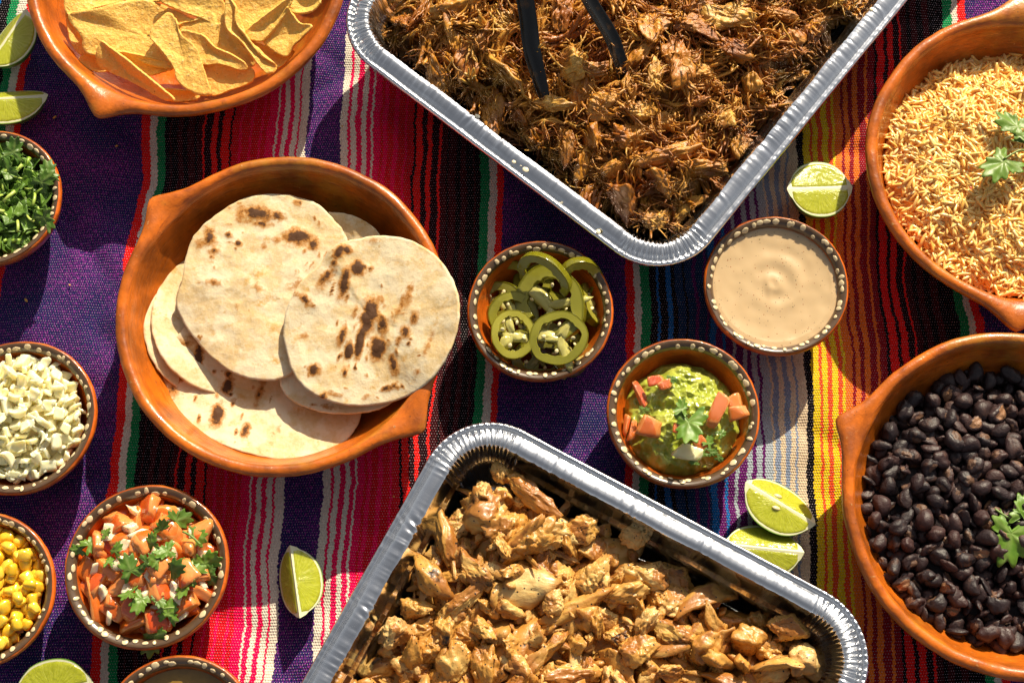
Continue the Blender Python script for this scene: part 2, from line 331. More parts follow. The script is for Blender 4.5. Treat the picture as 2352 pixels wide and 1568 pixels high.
BIG = [(0.0, .001), (.045, 0.0), (.074, .0005), (.088, .008), (.104, .024), (.1165, .042), (.1215, .052), (.1245, .0575), (.1245, .0612), (.1215, .0635), (.1175, .0628), (.1150, .0585), (.1125, .050), (.106, .036), (.097, .024), (.084, .0145), (.066, .0105), (.03, .0095), (0.0, .0095)]
def big_bowl(px, py, R, label, seed, handles):
    c = W(px, py, .06); t = thing("clay_serving_bowl", label, "bowl", (c[0], c[1], 0), "large clay bowls", 0)
    s = R / .1245; prof = spline(np.array(BIG) * [s, 1.0], 74)
    V, F = lathe(prof, 240, R, seed, 0.02); np_ = len(prof); ct = np.linspace(0, 18, np_)
    wgt = np.tile(np.interp(ct, [0, 3.6, 4.6, 5.6, 7, 8, 9, 10, 11, 18], [0, 0, .22, .62, .97, 1, .85, .4, 0, 0]), 240); th = np.repeat(np.linspace(0, 2 * PI, 240, endpoint=False), np_); grown = V.copy()
    for h in handles:
        d = np.abs((th - h + PI) % (2 * PI) - PI); e = .0155 * np.exp(-(d / .125) ** 1.5) * wgt; rr = np.hypot(V[:, 0], V[:, 1]) + 1e-9
        grown[:, 0] += V[:, 0] / rr * e; grown[:, 1] += V[:, 1] / rr * e; grown[:, 2] -= .0012 * e / .0155
    obj("bowl_body", fast_mesh("bowl_body", grown, F[:, ::-1], CLAY), t); N = vnormals(grown, F[:, ::-1])
    for h in handles:                                     # the pinched lug that grows out of the rim
        d = np.abs((th - h + PI) % (2 * PI) - PI); lift = np.clip((np.exp(-(d / .125) ** 1.5) * wgt - .12) * 4, -1, 1); use = lift > 0; keep = use[F].all(1)
        Vh = grown + N * (.0005 * np.clip(lift, 0, 1))[:, None]; fk = F[keep][:, ::-1]; u = np.unique(fk); ix = np.zeros(len(Vh), int); ix[u] = np.arange(len(u)); obj("handle", fast_mesh("handle", Vh[u], ix[fk], CLAY), t)
    return c
rad = math.radians
chip_c = big_bowl(430, -74, .1285, "clay bowl of tortilla chips cut off by the top edge of the picture", 11, [rad(244), rad(62)])
tort_c = big_bowl(648, 718, .1245, "clay bowl with flour tortillas, left of the middle", 12, [rad(139), rad(-40)])
rice_c = big_bowl(2362, 365, .1245, "clay bowl of orange rice at the right edge", 13, [rad(-99), rad(88)])
bean_c = big_bowl(2335, 1150, .1262, "clay bowl of black beans at the lower right", 14, [rad(154), rad(-28)])

SMALL = [(0.0, .001), (.022, 0.0), (.032, .0008), (.0385, .006), (.0475, .018), (.0535, .030), (.0560, .0375), (.0568, .0410), (.0560, .0432), (.0542, .0437), (.0510, .0418), (.0488, .037), (.0445, .026), (.0375, .0155), (.0285, .0095), (.014, .0068), (0.0, .0066)]
DOTP = []
for k in range(8):
    V, F = ico(2); th = np.arctan2(V[:, 1], V[:, 0]); r = 1 + 0.42 * noise(xyz(np.cos(th) * 1.3 + k * 7, np.sin(th) * 1.3), k)
    DOTP.append(fast_mesh("dot", V * np.stack([r, r, np.full(len(r), 0.20)], 1), F, DOT))
def small_bowl(px, py, R, label, seed, tilt=(0, 0)):
    c = W(px, py, .041); t = thing("small_clay_bowl", label, "bowl", (c[0], c[1], 0), "small clay bowls with dotted rims", 0)
    s = R / .0568; prof = spline(np.array(SMALL) * [s, 1.0], 70); rng = np.random.default_rng(seed)
    V, F = lathe(prof, 140, R, seed, 0.012); obj("bowl_body", fast_mesh("bowl_body", V, F[:, ::-1], CLAY2), t)
    def rim(fr, a, lift):      # point on the lip: fr 0 outer .. 1 inner
        q = spline(np.array([(.0560, .0430), (.0542, .0437), (.0510, .0418), (.0494, .0385)]) * [s, 1.0], 20); x = fr * 19; i = np.minimum(np.floor(x).astype(int), 18); p = q[i] + (q[i + 1] - q[i]) * (x - i)[:, None]
        n = np.stack([-(q[i + 1] - q[i])[:, 1] * -1, (q[i + 1] - q[i])[:, 0] * -1], 1); n /= np.linalg.norm(n, axis=1, keepdims=True)
        n = np.where(n[:, 1:] < 0, -n, n); p = p + n * lift
        z0 = p[:, 1]; Pn = xyz(np.cos(a) * 1.3, np.sin(a) * 1.3, z0 * 8); kk = 1 + .012 * fbm(Pn, 3, seed) * np.clip(p[:, 0] / R, 0, 1)
        zz = z0 * (1 + 0.03 * noise(xyz(np.cos(a) * .9, np.sin(a) * .9), seed + 5)); r = p[:, 0] * kk
        return np.stack([r * np.cos(a), r * np.sin(a), zz], 1), n
    nt, m = 140, 9; A = np.linspace(0, 2 * PI, nt, endpoint=False); a, f = np.meshgrid(A, np.linspace(0.24, 0.93, m), indexing='ij')
    edge = 0.06 * noise(xyz(np.cos(a) * 6, np.sin(a) * 6, f * 3), seed + 40).reshape(a.shape)
    Vb, _ = rim(np.clip(f + edge, 0.05, .98).ravel(), a.ravel(), 0.0006); band = obj("painted_band", fast_mesh("painted_band", Vb, grid_faces(nt, m, True, False)[:, ::-1], BAND), t)
    nd = 46; ang = np.linspace(0, 2 * PI, nd, endpoint=False) + rng.normal(0, .03, nd)
    P, nrm = rim(np.clip(0.57 + rng.normal(0, .07, nd), .3, .75), ang, 0.0009)
    for k in range(nd):
        if rng.uniform() < .05: continue
        zax = Vector((nrm[k, 0] * math.cos(ang[k]), nrm[k, 0] * math.sin(ang[k]), nrm[k, 1])).normalized(); xax = Vector((-math.sin(ang[k]), math.cos(ang[k]), 0)); yax = zax.cross(xax)
        sx, sy = .0027 * rng.uniform(.5, 1.2), .0024 * rng.uniform(.6, 1.12)
        M = Matrix.Translation(P[k].tolist()) @ Matrix(((xax.x * sx, yax.x * sy, zax.x * .0022, 0), (xax.y * sx, yax.y * sy, zax.y * .0022, 0), (xax.z * sx, yax.z * sy, zax.z * .0022, 0), (0, 0, 0, 1)))
        obj("dot", DOTP[rng.integers(8)], band, M=M)
    return c
cil_c = small_bowl(-25, 456, .0568, "small dotted bowl of chopped cilantro at the left edge", 31)
oni_c = small_bowl(42, 958, .0590, "small dotted bowl of diced white onion at the left edge", 32)
corn_c = small_bowl(-52, 1354, .0572, "small dotted bowl of corn kernels in the lower left corner", 33)
pico_c = small_bowl(338, 1300, .0600, "small dotted bowl of tomato, onion and cilantro salsa", 34)
sal_c = small_bowl(408, 1692, .0568, "small dotted bowl of thin brown salsa cut off by the bottom edge", 35)
jal_c = small_bowl(1241, 714, .0562, "small dotted bowl of pickled green pepper slices", 36)
cre_c = small_bowl(1782, 656, .0558, "small dotted bowl of creamy beige sauce", 37)
guac_c = small_bowl(1569, 948, .0578, "small dotted bowl of guacamole", 38)

# ------------------------------------------------------------------ foil pans
def foil_material():
    g = G("aluminium foil"); n = g.noise(420.0, 3.0, 0.6); n2 = g.noise(60.0, 3.0, 0.5)
    g.p(Base_Color=(.93, .93, .93), Metallic=1.0, Roughness=g.math('MULTIPLY_ADD', n2, 0.16, 0.09)); g.bump(g.math('ADD', n, n2), 0.0004, 0.10); return g.m
FOIL = foil_material()
PAN_H = .060
def rrect_path(Lx, Ly, r, d, S):
    """points of the rounded rectangle [0,Lx]x[0,Ly] moved inward by d, for normalised positions S (list of (seg, t))"""
    out = np.empty((len(S), 2)); rc = r - d
    for k, (sg, t) in enumerate(S):
        if sg % 2 == 0:
            q = sg // 2
            a, b = [((r, d), (Lx - r, d)), ((Lx - d, r), (Lx - d, Ly - r)), ((Lx - r, Ly - d), (r, Ly - d)), ((d, Ly - r), (d, r))][q]
            out[k] = (a[0] + (b[0] - a[0]) * t, a[1] + (b[1] - a[1]) * t)
        else:
            q = sg // 2; cx, cy = [(Lx - r, r), (Lx - r, Ly - r), (r, Ly - r), (r, r)][q]; a = (-PI / 2 + q * PI / 2) + t * PI / 2
            out[k] = (cx + rc * math.cos(a), cy + rc * math.sin(a))
    return out
def foil_pan(corner, a_short, a_long, label, seed, LS=.350, LL=.56, R=.052):
    """corner: near corner of the outer edge; the short side leaves it along a_short, the long one along a_long"""
    t = thing("foil_pan", label, "pan", (corner[0], corner[1], 0), "foil catering pans")
    ex = np.array([math.cos(a_short), math.sin(a_short)]); ey = np.array([math.cos(a_long), math.sin(a_long)])
    S, arc = [], []; s = 0.0
    for sg in range(8):
        if sg % 2 == 0: Ln = (LS if sg // 2 % 2 == 0 else LL) - 2 * R; n = int(Ln / .0007)
        else: Ln = R * PI / 2; n = int(Ln / .00040)
        for k in range(n): S.append((sg, k / n)); arc.append(s + Ln * k / n)
        s += Ln
    arc = np.array(arc); corn = np.array([1.0 if sg % 2 else 0.0 for sg, _ in S])
    ker = np.ones(25) / 25; cw = np.convolve(np.concatenate([corn[-30:], corn, corn[:30]]), ker, 'same')[30:-30]
    H = PAN_H
    prof = [(.0035, H - .0045), (.0012, H - .0042), (.0, H - .0020), (.0006, H + .0002), (.0024, H + .0009), (.0042, H - .0004), (.0052, H - .0016), (.0064, H - .0012), (.0078, H + .0002), (.0105, H + .0012), (.0140, H + .0020), (.0168, H + .0018), (.0186, H + .0004), (.0196, H - .0024), (.0206, H - .007), (.0218, H - .013), (.0230, H - .019), (.0238, H - .022), (.0262, H - .0235), (.0274, H - .026), (.0296, H - .036), (.0318, H - .046), (.034, H - .054), (.037, H - .0578), (.041, H - .0585)]
    prof = np.array(prof); m = len(prof)
    # pleats: narrow folds, dense round the corners, sparse along the straight sides
    rng = np.random.default_rng(seed)
    ph = np.cumsum(np.concatenate([[0], np.diff(arc)]) * (1 + .55 * noise(xyz(arc / .006, 0), seed)) * 2 * PI / .0050)
    pl = np.sin(ph) * (0.65 + .5 * noise(xyz(arc / .005, 3.3), seed + 1)) + .22 * np.sin(ph * 2.3 + 1.7 * noise(xyz(arc / .004, 9.3), seed + 2))
    small = fbm(xyz(arc / .0042, 1.2), 2, seed + 3) + .8 * fbm(xyz(arc / .02, 4.2), 2, seed + 13); crk = np.clip(noise(xyz(arc / .012, 5.5), seed + 4) - .28, 0, 1) * 3
    V = np.empty((len(S), m, 3))
    for j in range(m):
        d, z = prof[j]; P = rrect_path(LS, LL, R, d, S)
        wl = 1.0 if 8 <= j <= 12 else (1.2 if j > 12 else 0.4)
        A = cw * .0013 * wl * (1.5 if 13 <= j <= 18 else 1.0)
        if j >= 22: A = A * .3
        sm = small * .00075 * (1 - cw) * np.clip(.55 + 1.3 * noise(xyz(arc / .04, 7.7), seed + 21), .1, 1.4) * (1.6 if 9 <= j <= 13 else .7) + crk * .0011 * (1 - cw) * (1 if 10 <= j <= 15 else .25) * np.sin(arc / .0011 + j)
        disp = pl * A + sm + .0018 * noise(xyz(arc / .035, j * .13), seed + 7) * (j > 7)
        if j < 6: disp = disp + .0005 * np.clip(noise(xyz(arc / .006, j * .2), seed + 11), -.2, 1)
        zd = disp if j <= 11 else disp * .2; dd = 0 if j <= 9 else disp * 1.0
        P2 = rrect_path(LS, LL, R, d, S)
        # inward direction from finite difference of the offset
        Pn = rrect_path(LS, LL, R, d + .001, S) - P2; Pn /= np.linalg.norm(Pn, axis=1, keepdims=True)
        Q = P2 + Pn * np.asarray(dd)[..., None] if np.ndim(dd) else P2
        V[:, j, :2] = Q[:, :1] * ex + Q[:, 1:] * ey; V[:, j, 2] = z + zd
    nS = len(S); flip = ex[0] * ey[1] - ex[1] * ey[0] > 0
    def part(name, j0, j1):
        Vp = V[:, j0:j1 + 1].reshape(-1, 3); F = grid_faces(nS, j1 - j0 + 1, True, False)
        if not flip: F = F[:, ::-1]
        return obj(name, fast_mesh(name, Vp, F, FOIL), t)
    part("rolled_edge", 0, 6); part("rim", 6, 12); part("side_wall", 12, m - 1)
    # floor of the pan with pressed ribs
    nx, ny = 90, 140; u, v = np.meshgrid(np.linspace(.0395, LS - .0395, nx), np.linspace(.0395, LL - .0395, ny), indexing='ij')
    z = .0017 + .0006 * np.sin(u / .012 * PI) * (np.abs(v - LL / 2) < LL / 2 - .06) + .0004 * noise(xyz(u / .02, v / .02), seed).reshape(u.shape)
    Vf = np.stack([u * ex[0] + v * ey[0], u * ex[1] + v * ey[1], z], -1).reshape(-1, 3); F = grid_faces(nx, ny)
    obj("pan_floor", fast_mesh("pan_floor", Vf, F if flip else F[:, ::-1], FOIL), t)
    def uv2w(u, v): return corner[0] + u * ex[0] + v * ey[0], corner[1] + u * ex[1] + v * ey[1]
    def w2uv(x, y): dx, dy = x - corner[0], y - corner[1]; return dx * ex[0] + dy * ex[1], dx * ey[0] + dy * ey[1]
    return t, uv2w, w2uv, LS, LL
pork_pan = foil_pan((.1185, .0220), rad(141), rad(51), "foil pan of shredded pork at the top of the picture", 51)
chick_pan = foil_pan((-.0370, -.0588), rad(-28.45), rad(-118.45), "foil pan of chopped chicken at the bottom of the picture", 52)

# ------------------------------------------------------------------ piece builders
def chunk_shape(rng, sub, dims, npl=9, p=14, amp=.06, boxy=False, nscale=2.2, fibre=0.0):
    D, F = ico(sub)
    if boxy:
        N = np.array([[1, 0, 0], [-1, 0, 0], [0, 1, 0], [0, -1, 0], [0, 0, 1], [0, 0, -1]], float) + rng.normal(0, .16, (6, 3)); d = rng.uniform(.8, 1.1, 6)
        N = np.concatenate([N, rng.normal(0, 1, (2, 3))]); d = np.concatenate([d, rng.uniform(.95, 1.25, 2)])
    else:
        N = rng.normal(0, 1, (npl, 3)); d = rng.uniform(.62, 1.05, npl); N = np.concatenate([N, -N[:3]]); d = np.concatenate([d, rng.uniform(.7, 1.05, 3)])
    N /= np.linalg.norm(N, axis=1, keepdims=True)
    q = np.clip(D @ N.T, 1e-4, None) / d; r = np.minimum((q ** p).sum(1) ** (-1 / p), 1.9); dom = q.argmax(1)
    V = D * r[:, None]; s = int(rng.integers(1e6))
    V += D * (amp * fbm(V * nscale, 4, s))[:, None]
    if fibre: V += D * (fibre * np.abs(noise(V * np.array([1.2, 9.0, 9.0]), s + 3)))[:, None]
    return V * np.asarray(dims), F, dom
def scatter_disc(c, r): return (lambda x, y: (x - c[0]) ** 2 + (y - c[1]) ** 2 < r * r), (c[0] - r, c[0] + r, c[1] - r, c[1] + r)
def bed(root, name, inside, box, zf, mat, n=110, seed=1, kind=None, rough=.0):
    x, y = np.meshgrid(np.linspace(box[0], box[1], n), np.linspace(box[2], box[3], n), indexing='ij'); z = zf(x.ravel(), y.ravel()) + rough * fbm(xyz(x / .006, y / .006), 3, seed)
    ins = inside(x.ravel(), y.ravel()); F = grid_faces(n, n); F = F[ins[F].all(1)]; use = np.zeros(n * n, bool); use[F.ravel()] = True; idx = np.cumsum(use) - 1
    V = (np.stack([x.ravel(), y.ravel(), z], 1) - np.array(root.location))[use]
    return obj(name, fast_mesh(name, V, idx[F], mat), root)
def simple_xf(rng, P, zf, np_, s_rng, tilt, dz, layer):
    out = []
    z = zf(P[:, 0], P[:, 1])
    for (x, y), zz in zip(P, z):
        s = rng.uniform(*s_rng); out.append((int(rng.integers(np_)), np.array([x, y, zz + dz + rng.normal(0, .0007)]), rot_rand(rng, tilt), s, layer + s * .2 + rng.uniform(0, .1)))
    return out
def in_frame(loc):
    d = np.asarray(loc) - CAMO; f = d[1] * math.sin(TILT) - d[2] * math.cos(TILT); u = d[1] * math.cos(TILT) + d[2] * math.sin(TILT)
    return abs(d[0] / f * F_PX) < 1200 and abs(u / f * F_PX) < 805
def frame_first(X): return [(a, b, c, s, pr + (10 if in_frame(b) else 0)) for a, b, c, s, pr in X]

# ------------------------------------------------------------------ rice
def m_rice():
    g = G("cooked orange rice"); r = g.rnd(); n = g.noise(35.0, 3.0)
    c = g.ramp(r, [(0.0, (.90, .50, .10)), (0.3, (.93, .60, .17)), (0.7, (.94, .66, .22)), (1.0, (.95, .75, .36))]); c = g.mix(g.ramp(n, [(0.35, 0.0), (0.75, 0.6)]), c, (.82, .40, .06))
    g.p(Base_Color=c, Roughness=0.3, Subsurface_Weight=0.12, Subsurface_Radius=(.002, .0014, .0007), Subsurface_Scale=1.0, Coat_Weight=0.2, Coat_Roughness=.15); return g.m
RICE = m_rice()
def build_rice():
    rng = np.random.default_rng(101); c = rice_c; t = thing("rice_serving", "heap of orange Mexican style rice in the clay bowl on the right", "rice", (c[0], c[1], .012))
    pr = []
    for k in range(6):
        nu = 6; x = np.linspace(-1, 1, nu); L = .0057; bend = rng.uniform(-.0006, .0006)
        path = np.stack([x * L, bend * x ** 2, 0 * x], 1); rr = .00146 * (1 - np.abs(x) ** 2.6 * .72) * rng.uniform(.92, 1.1)
        V, q, tr = tube(path, rr, 5, .86); pr.append(Proto("rice_grain", V, [q, tr], RICE))
    lump = lambda x, y: .008 * fbm(xyz(x / .026, y / .026), 3, 77)
    def zf(x, y): r = np.hypot(x - c[0], y - c[1]); return .040 + .016 * (1 - (r / .10) ** 2) - .012 * np.clip((y - c[1]) / .1, 0, 1) ** 2 + lump(x, y)
    ins, box = scatter_disc(c, .1055); bed(t, "rice_bed", ins, box, lambda x, y: zf(x, y) - .0014, RICE, 130, 3, rough=.002)
    X = []
    for layer, n, dz, tilt in ((0, 1500, -.0014, .3), (1, 2900, .0000, .3), (2, 1700, .0012, .38), (3, 300, .0024, .6)):
        P = np.stack([rng.uniform(box[0], box[1], n * 2), rng.uniform(box[2], box[3], n * 2)], 1); P = P[ins(P[:, 0], P[:, 1])][:n]
        X += simple_xf(rng, P, zf, 6, (.82, 1.12), tilt, dz, layer)
    heap(t, "rice_grain", pr, frame_first(X), "rice_grains")
    g = G("tomato bits"); g.p(Base_Color=(.55, .06, .01), Roughness=.35); rr = rng
    for k in range(14):
        a, r = rr.uniform(0, 2 * PI), rr.uniform(.02, .09); x, y = c[0] + r * math.cos(a), c[1] + r * math.sin(a)
        V, F, _ = chunk_shape(rr, 2, np.array([.0028, .0016, .0009]) * rr.uniform(.6, 1.1)); z = zf(np.array([x]), np.array([y]))[0]
        obj("tomato_bit", fast_mesh("tomato_bit", V, F, g.m), t, M=Matrix.Translation((x - c[0], y - c[1], z + .0012 - .012)) @ Euler((rr.normal(0, .3), rr.normal(0, .3), rr.uniform(0, 6))).to_matrix().to_4x4())
    return zf
rice_z = build_rice()

# ------------------------------------------------------------------ beans
def m_bean():
    g = G("black bean skin"); r = g.rnd(); v = g.jit(); n = g.noise(120.0, 4.0, 0.6, v); n2 = g.noise(420.0, 3.0, 0.6, v)
    c = g.mix(g.ramp(r, [(0.2, 0.0), (1.0, 1.0)]), (.018, .010, .012), (.046, .020, .019)); c = g.mix(g.ramp(n, [(0.56, 0.0), (0.72, 0.8)]), c, (.10, .045, .03))
    c = g.mix(g.ramp(g.attr("core"), [(0.4, 0.0), (0.6, 1.0)]), c, (.26, .13, .065))
    g.p(Base_Color=c, Roughness=g.math('MULTIPLY_ADD', n, 0.45, 0.30), Specular_IOR_Level=.45); g.bump(g.math('ADD', g.math('MULTIPLY', n2, .4), n), .0014, .8); return g.m
BEAN = m_bean()
def build_beans():
    rng = np.random.default_rng(202); c = bean_c; t = thing("bean_serving", "heap of cooked black beans in the clay bowl at the lower right", "beans", (c[0], c[1], .012))
    pr = []; D, F = ico(3)
    for k in range(14):
        V = D * np.array([.0086, .0064, .0055]) * rng.uniform(.9, 1.1, 3); V[:, 1] += rng.uniform(20, 45) * V[:, 0] ** 2 * rng.choice([1, -1]); core = np.zeros(len(V))
        V += D * (.0011 * noise(D * 1.7, k + 70))[:, None]; V += D * (.0009 * (1 - np.abs(noise(V / .0030, k)) * 3))[:, None] * (1.0 if k % 2 else .5); V[:, 2] -= .0016 * np.exp(-(V[:, 1] / .0022) ** 2) * (V[:, 2] > 0) * (k % 3 == 1)
        if k >= 7:                                        # skin burst open along a line, pale core inside
            nrm = rng.normal(0, 1, 3); nrm[2] = abs(nrm[2]); nrm /= np.linalg.norm(nrm); s = D @ nrm
            w = np.clip((s - .45) / .3, 0, 1); jag = .25 * noise(D * 3.5, k + 50); cut = (s + jag > .55); V = V - D * (np.where(cut, .0020, 0.0))[:, None]; core = cut * (1.0 if k == 10 else .47)
            V += D * (.0009 * noise(D * 3, k + 9))[:, None]
        if k in (3, 5, 8, 12): V *= np.array([.9, .75, .42]); V += D * (.0012 * noise(D * 2.5, k + 29))[:, None]
        pr.append(Proto("bean", V, F, BEAN, {"core": core}))
    def zf(x, y): r = np.hypot(x - c[0], y - c[1]); return .034 + .008 * (1 - (r / .1) ** 2) + .006 * fbm(xyz(x / .035, y / .035), 2, 6)
    ins, box = scatter_disc(c, .1035); bed(t, "bean_bed", scatter_disc(c, .106)[0], box, lambda x, y: zf(x, y) - .009, BEAN, 90, 2, rough=.001)
    X = []
    for layer, dm, dz, n in ((0, .0100, -.007, 420), (1, .0098, -.0015, 460), (2, .0118, .0030, 290)):
        P = poisson(rng, n, ins, box, dm, 14000); X += simple_xf(rng, P, zf, 14, (.72, 1.04), .75, dz, layer)
    heap(t, "bean", pr, frame_first(X), "beans"); return zf
bean_z = build_beans()

# ------------------------------------------------------------------ chopped chicken
def m_chicken():
    g = G("grilled chicken"); r = g.rnd(); v = g.jit(); n = g.noise(55.0, 4.0, 0.6, v); n2 = g.noise(240.0, 4.0, 0.6, v); n3 = g.noise(24.0, 3.0, 0.5, v)
    c = g.ramp(r, [(0.0, (.46, .23, .045)), (.35, (.62, .37, .095)), (.7, (.71, .49, .165)), (1.0, (.78, .60, .27))]); c = g.mix(g.ramp(n, [(0.35, 0.0), (0.62, 0.85)]), c, (.50, .23, .036))
    c = g.mix(g.ramp(g.math('ADD', n3, g.math('MULTIPLY', g.math('SUBTRACT', g.attr("sear"), .5), .34)), [(0.50, 0.0), (0.68, .9)]), c, (.30, .105, .017))
    c = g.mix(g.ramp(g.math('ADD', g.noise(38.0, 4.0, 0.65, v), g.math('MULTIPLY', g.attr("sear"), .12)), [(0.72, 0.0), (0.78, 1.0)]), c, (.018, .008, .005))
    c = g.mix(g.ramp(g.n('NewGeometry').outputs['Pointiness'], [(0.50, 0.0), (0.60, .75)]), c, (.42, .17, .028))
    vo = g.n("TexVoronoi", {"feature": 'F1'}, Vector=v, Scale=460.0); sz = g.n("SeparateColor", Color=vo.outputs["Color"]).outputs[0]
    spk = g.math('MULTIPLY', g.math('LESS_THAN', vo.outputs["Distance"], .28), g.math('GREATER_THAN', sz, .86)); c = g.mix(spk, c, (.02, .012, .008))
    g.p(Base_Color=c, Roughness=g.math('MULTIPLY_ADD', n2, .3, .26), Subsurface_Weight=.05, Subsurface_Radius=(.004, .002, .001), Subsurface_Scale=.5, Specular_IOR_Level=.5, Coat_Weight=.15, Coat_Roughness=.15)
    fb = g.noise(520.0, 3.0, .6, g.n('VectorMath', {'operation': 'MULTIPLY'}, _0=v, _1=(.2, 1.0, 1.0)).outputs[0])
    g.bump(g.math('ADD', g.math('ADD', n2, n), g.math('MULTIPLY', fb, .5)), .0016, .5); return g.m
CHICK = m_chicken()
def chunk_protos(rng, n, name, mat, f):
    return [Proto(name, *f(k)) for k in range(n)]
def build_chicken():
    rng = np.random.default_rng(303); t0, uv2w, w2uv, LS, LL = chick_pan; cx, cy = uv2w(LS / 2, LL / 2)
    t = thing("chicken_serving", "pile of chopped grilled chicken pieces in the lower foil pan", "chicken", (cx, cy, .004)); pr = []
    for k in range(22):
        dims = np.array([.0120, .0092, .0075]) * rng.uniform(.75, 1.25, 3)
        if k % 4 == 1: dims *= [1.45, .8, .7]
        if k % 5 == 2: dims *= [1.1, 1.1, .6]
        if k >= 14: dims *= rng.uniform(.6, 1.4, 3)
        V, F, dom = chunk_shape(rng, 5 if k < 8 else 4 if k < 14 else 3, dims / .0095, 9, 13, .32, False, 1.8, .16 if k % 2 else 0.05)
        s = int(rng.integers(1e6)); nn = noise(V * .8, s); V += (V / np.linalg.norm(V, axis=1, keepdims=True)) * (.16 * (.3 - np.abs(fbm(V * 2.6, 3, s + 40))))[:, None]; V *= .0095; V += .0015 * np.stack([noise(V / .0075, s + q) for q in range(3)], 1) + .0005 * np.stack([noise(V / .0026, s + q + 9) for q in range(3)], 1)
        if k % 3 == 0: V[:, 2] += 14 * V[:, 0] ** 2 * rng.choice([-1, 1])
        pr.append(Proto("chicken_piece", V, F, CHICK, {"sear": ((dom % 3 == 0) * .9 + .1).astype(float)}))
    nb = len(pr)
    def zf(x, y):
        u, v = w2uv(x, y); e = np.minimum(np.minimum(u, LS - u), np.minimum(v, LL - v))
        return .024 + .020 * np.clip((e - .03) / .06, 0, 1) ** .7 + .007 * fbm(xyz(x / .045, y / .045), 2, 8) + .012 * np.exp(-((u - .075) / .03) ** 2 - ((v - .075) / .03) ** 2)
    def ins(x, y): u, v = w2uv(x, y); e = np.minimum(np.minimum(u, LS - u), np.minimum(v, LL - v)); q = np.clip(.085 - u, 0, 1) ** 2 + np.clip(.085 - v, 0, 1) ** 2; return (e > .034) & (q < .046 ** 2)
    box = (cx - .36, cx + .36, cy - .36, cy + .36); bed(t, "meat_bed", ins, box, lambda x, y: zf(x, y) - .0105, CHICK, 200, 5, rough=.003)
    vis = lambda x, y: ins(x, y) & (y > -.40) & (x > -.28)
    X = []
    for layer, dm, dz, n, s in ((0, .0165, -.009, 420, (.8, 1.1)), (1, .0150, -.002, 560, (.75, 1.2)), (2, .0225, .0045, 290, (.7, 1.4)), (3, .0115, .0035, 420, (.22, .5))):
        P = poisson(rng, n, vis, box, dm, 60000); X += [(a[0] % 15 if layer in (1, 2) else 14 + a[0] % 8, *a[1:]) for a in simple_xf(rng, P, zf, nb, s, .8, dz, layer if layer < 3 else 0.5)]
    # the long slices that lie on top near the far corner
    for px, py, L, ang, z, k in ((1215, 1130, 2.3, -38, .050, 1), (1255, 1225, 2.4, 8, .048, 5), (1340, 1215, 1.75, 20, .049, 2), (1110, 1135, 1.4, -70, .046, 3), (1150, 1090, 1.3, 20, .045, 6), (985, 1330, 1.7, -60, .047, 9), (1140, 1300, 1.8, 80, .045, 13), (1310, 1400, 1.9, 20, .049, 17), (1375, 1330, 1.6, 85, .049, 5), (1060, 1380, 1.9, 40, .047, 1), (1460, 1230, 1.5, 10, .045, 2), (905, 1450, 1.7, 80, .045, 4), (1800, 1440, 1.6, 20, .046, 7), (1840, 1510, 1.7, -15, .045, 8), (1615, 1490, 1.5, 60, .050, 10)):
        X.append((k, W(px, py, z), np.array(Euler((0.15, -.1, rad(ang))).to_matrix()), L * .58, 6.0))
    heap(t, "chicken_piece", pr, frame_first(X), "chicken_scraps", 300, list(range(14, 22)))
build_chicken()

# ------------------------------------------------------------------ shredded pork
def m_pork():
    g = G("shredded roast pork"); r = g.rnd(); v = g.jit(); n = g.noise(70.0, 4.0, 0.6, v); n2 = g.noise(300.0, 3.0, 0.6, v); n3 = g.noise(26.0, 3.0, .5, v)
    st = g.n("VectorMath", {"operation": 'MULTIPLY'}, _0=v, _1=(.18, 1.0, 1.0)).outputs[0]; nf = g.noise(900.0, 3.0, .6, st)
    c = g.ramp(r, [(0.0, (.30, .085, .006)), (0.3, (.56, .215, .018)), (0.7, (.72, .34, .040)), (1.0, (.80, .48, .095))])
    c = g.mix(g.ramp(n, [(0.45, 0.0), (0.68, 0.8)]), c, (.20, .050, .006)); c = g.mix(g.ramp(n3, [(0.56, 0.0), (0.7, 0.55)]), c, (.68, .33, .06)); wn_ = g.n('TexNoise', Vector=g.n('NewGeometry').outputs['Position'], Scale=42.0, Detail=3.0).outputs['Fac']; c = g.mix(g.ramp(wn_, [(.5, 0.0), (.68, .7)]), c, (.24, .060, .007)); c = g.mix(g.ramp(wn_, [(.34, .6), (.46, 0.0)]), c, (.70, .36, .075))
    c = g.mix(g.math('MULTIPLY', g.ramp(nf, [(0.4, 0.0), (0.7, 1.0)]), .45), c, (.16, .042, .006))
    g.p(Base_Color=c, Roughness=g.math('MULTIPLY_ADD', n2, .4, .14), Specular_IOR_Level=.5); g.bump(g.math('ADD', nf, n2), .0010, .6); return g.m
PORK = m_pork()
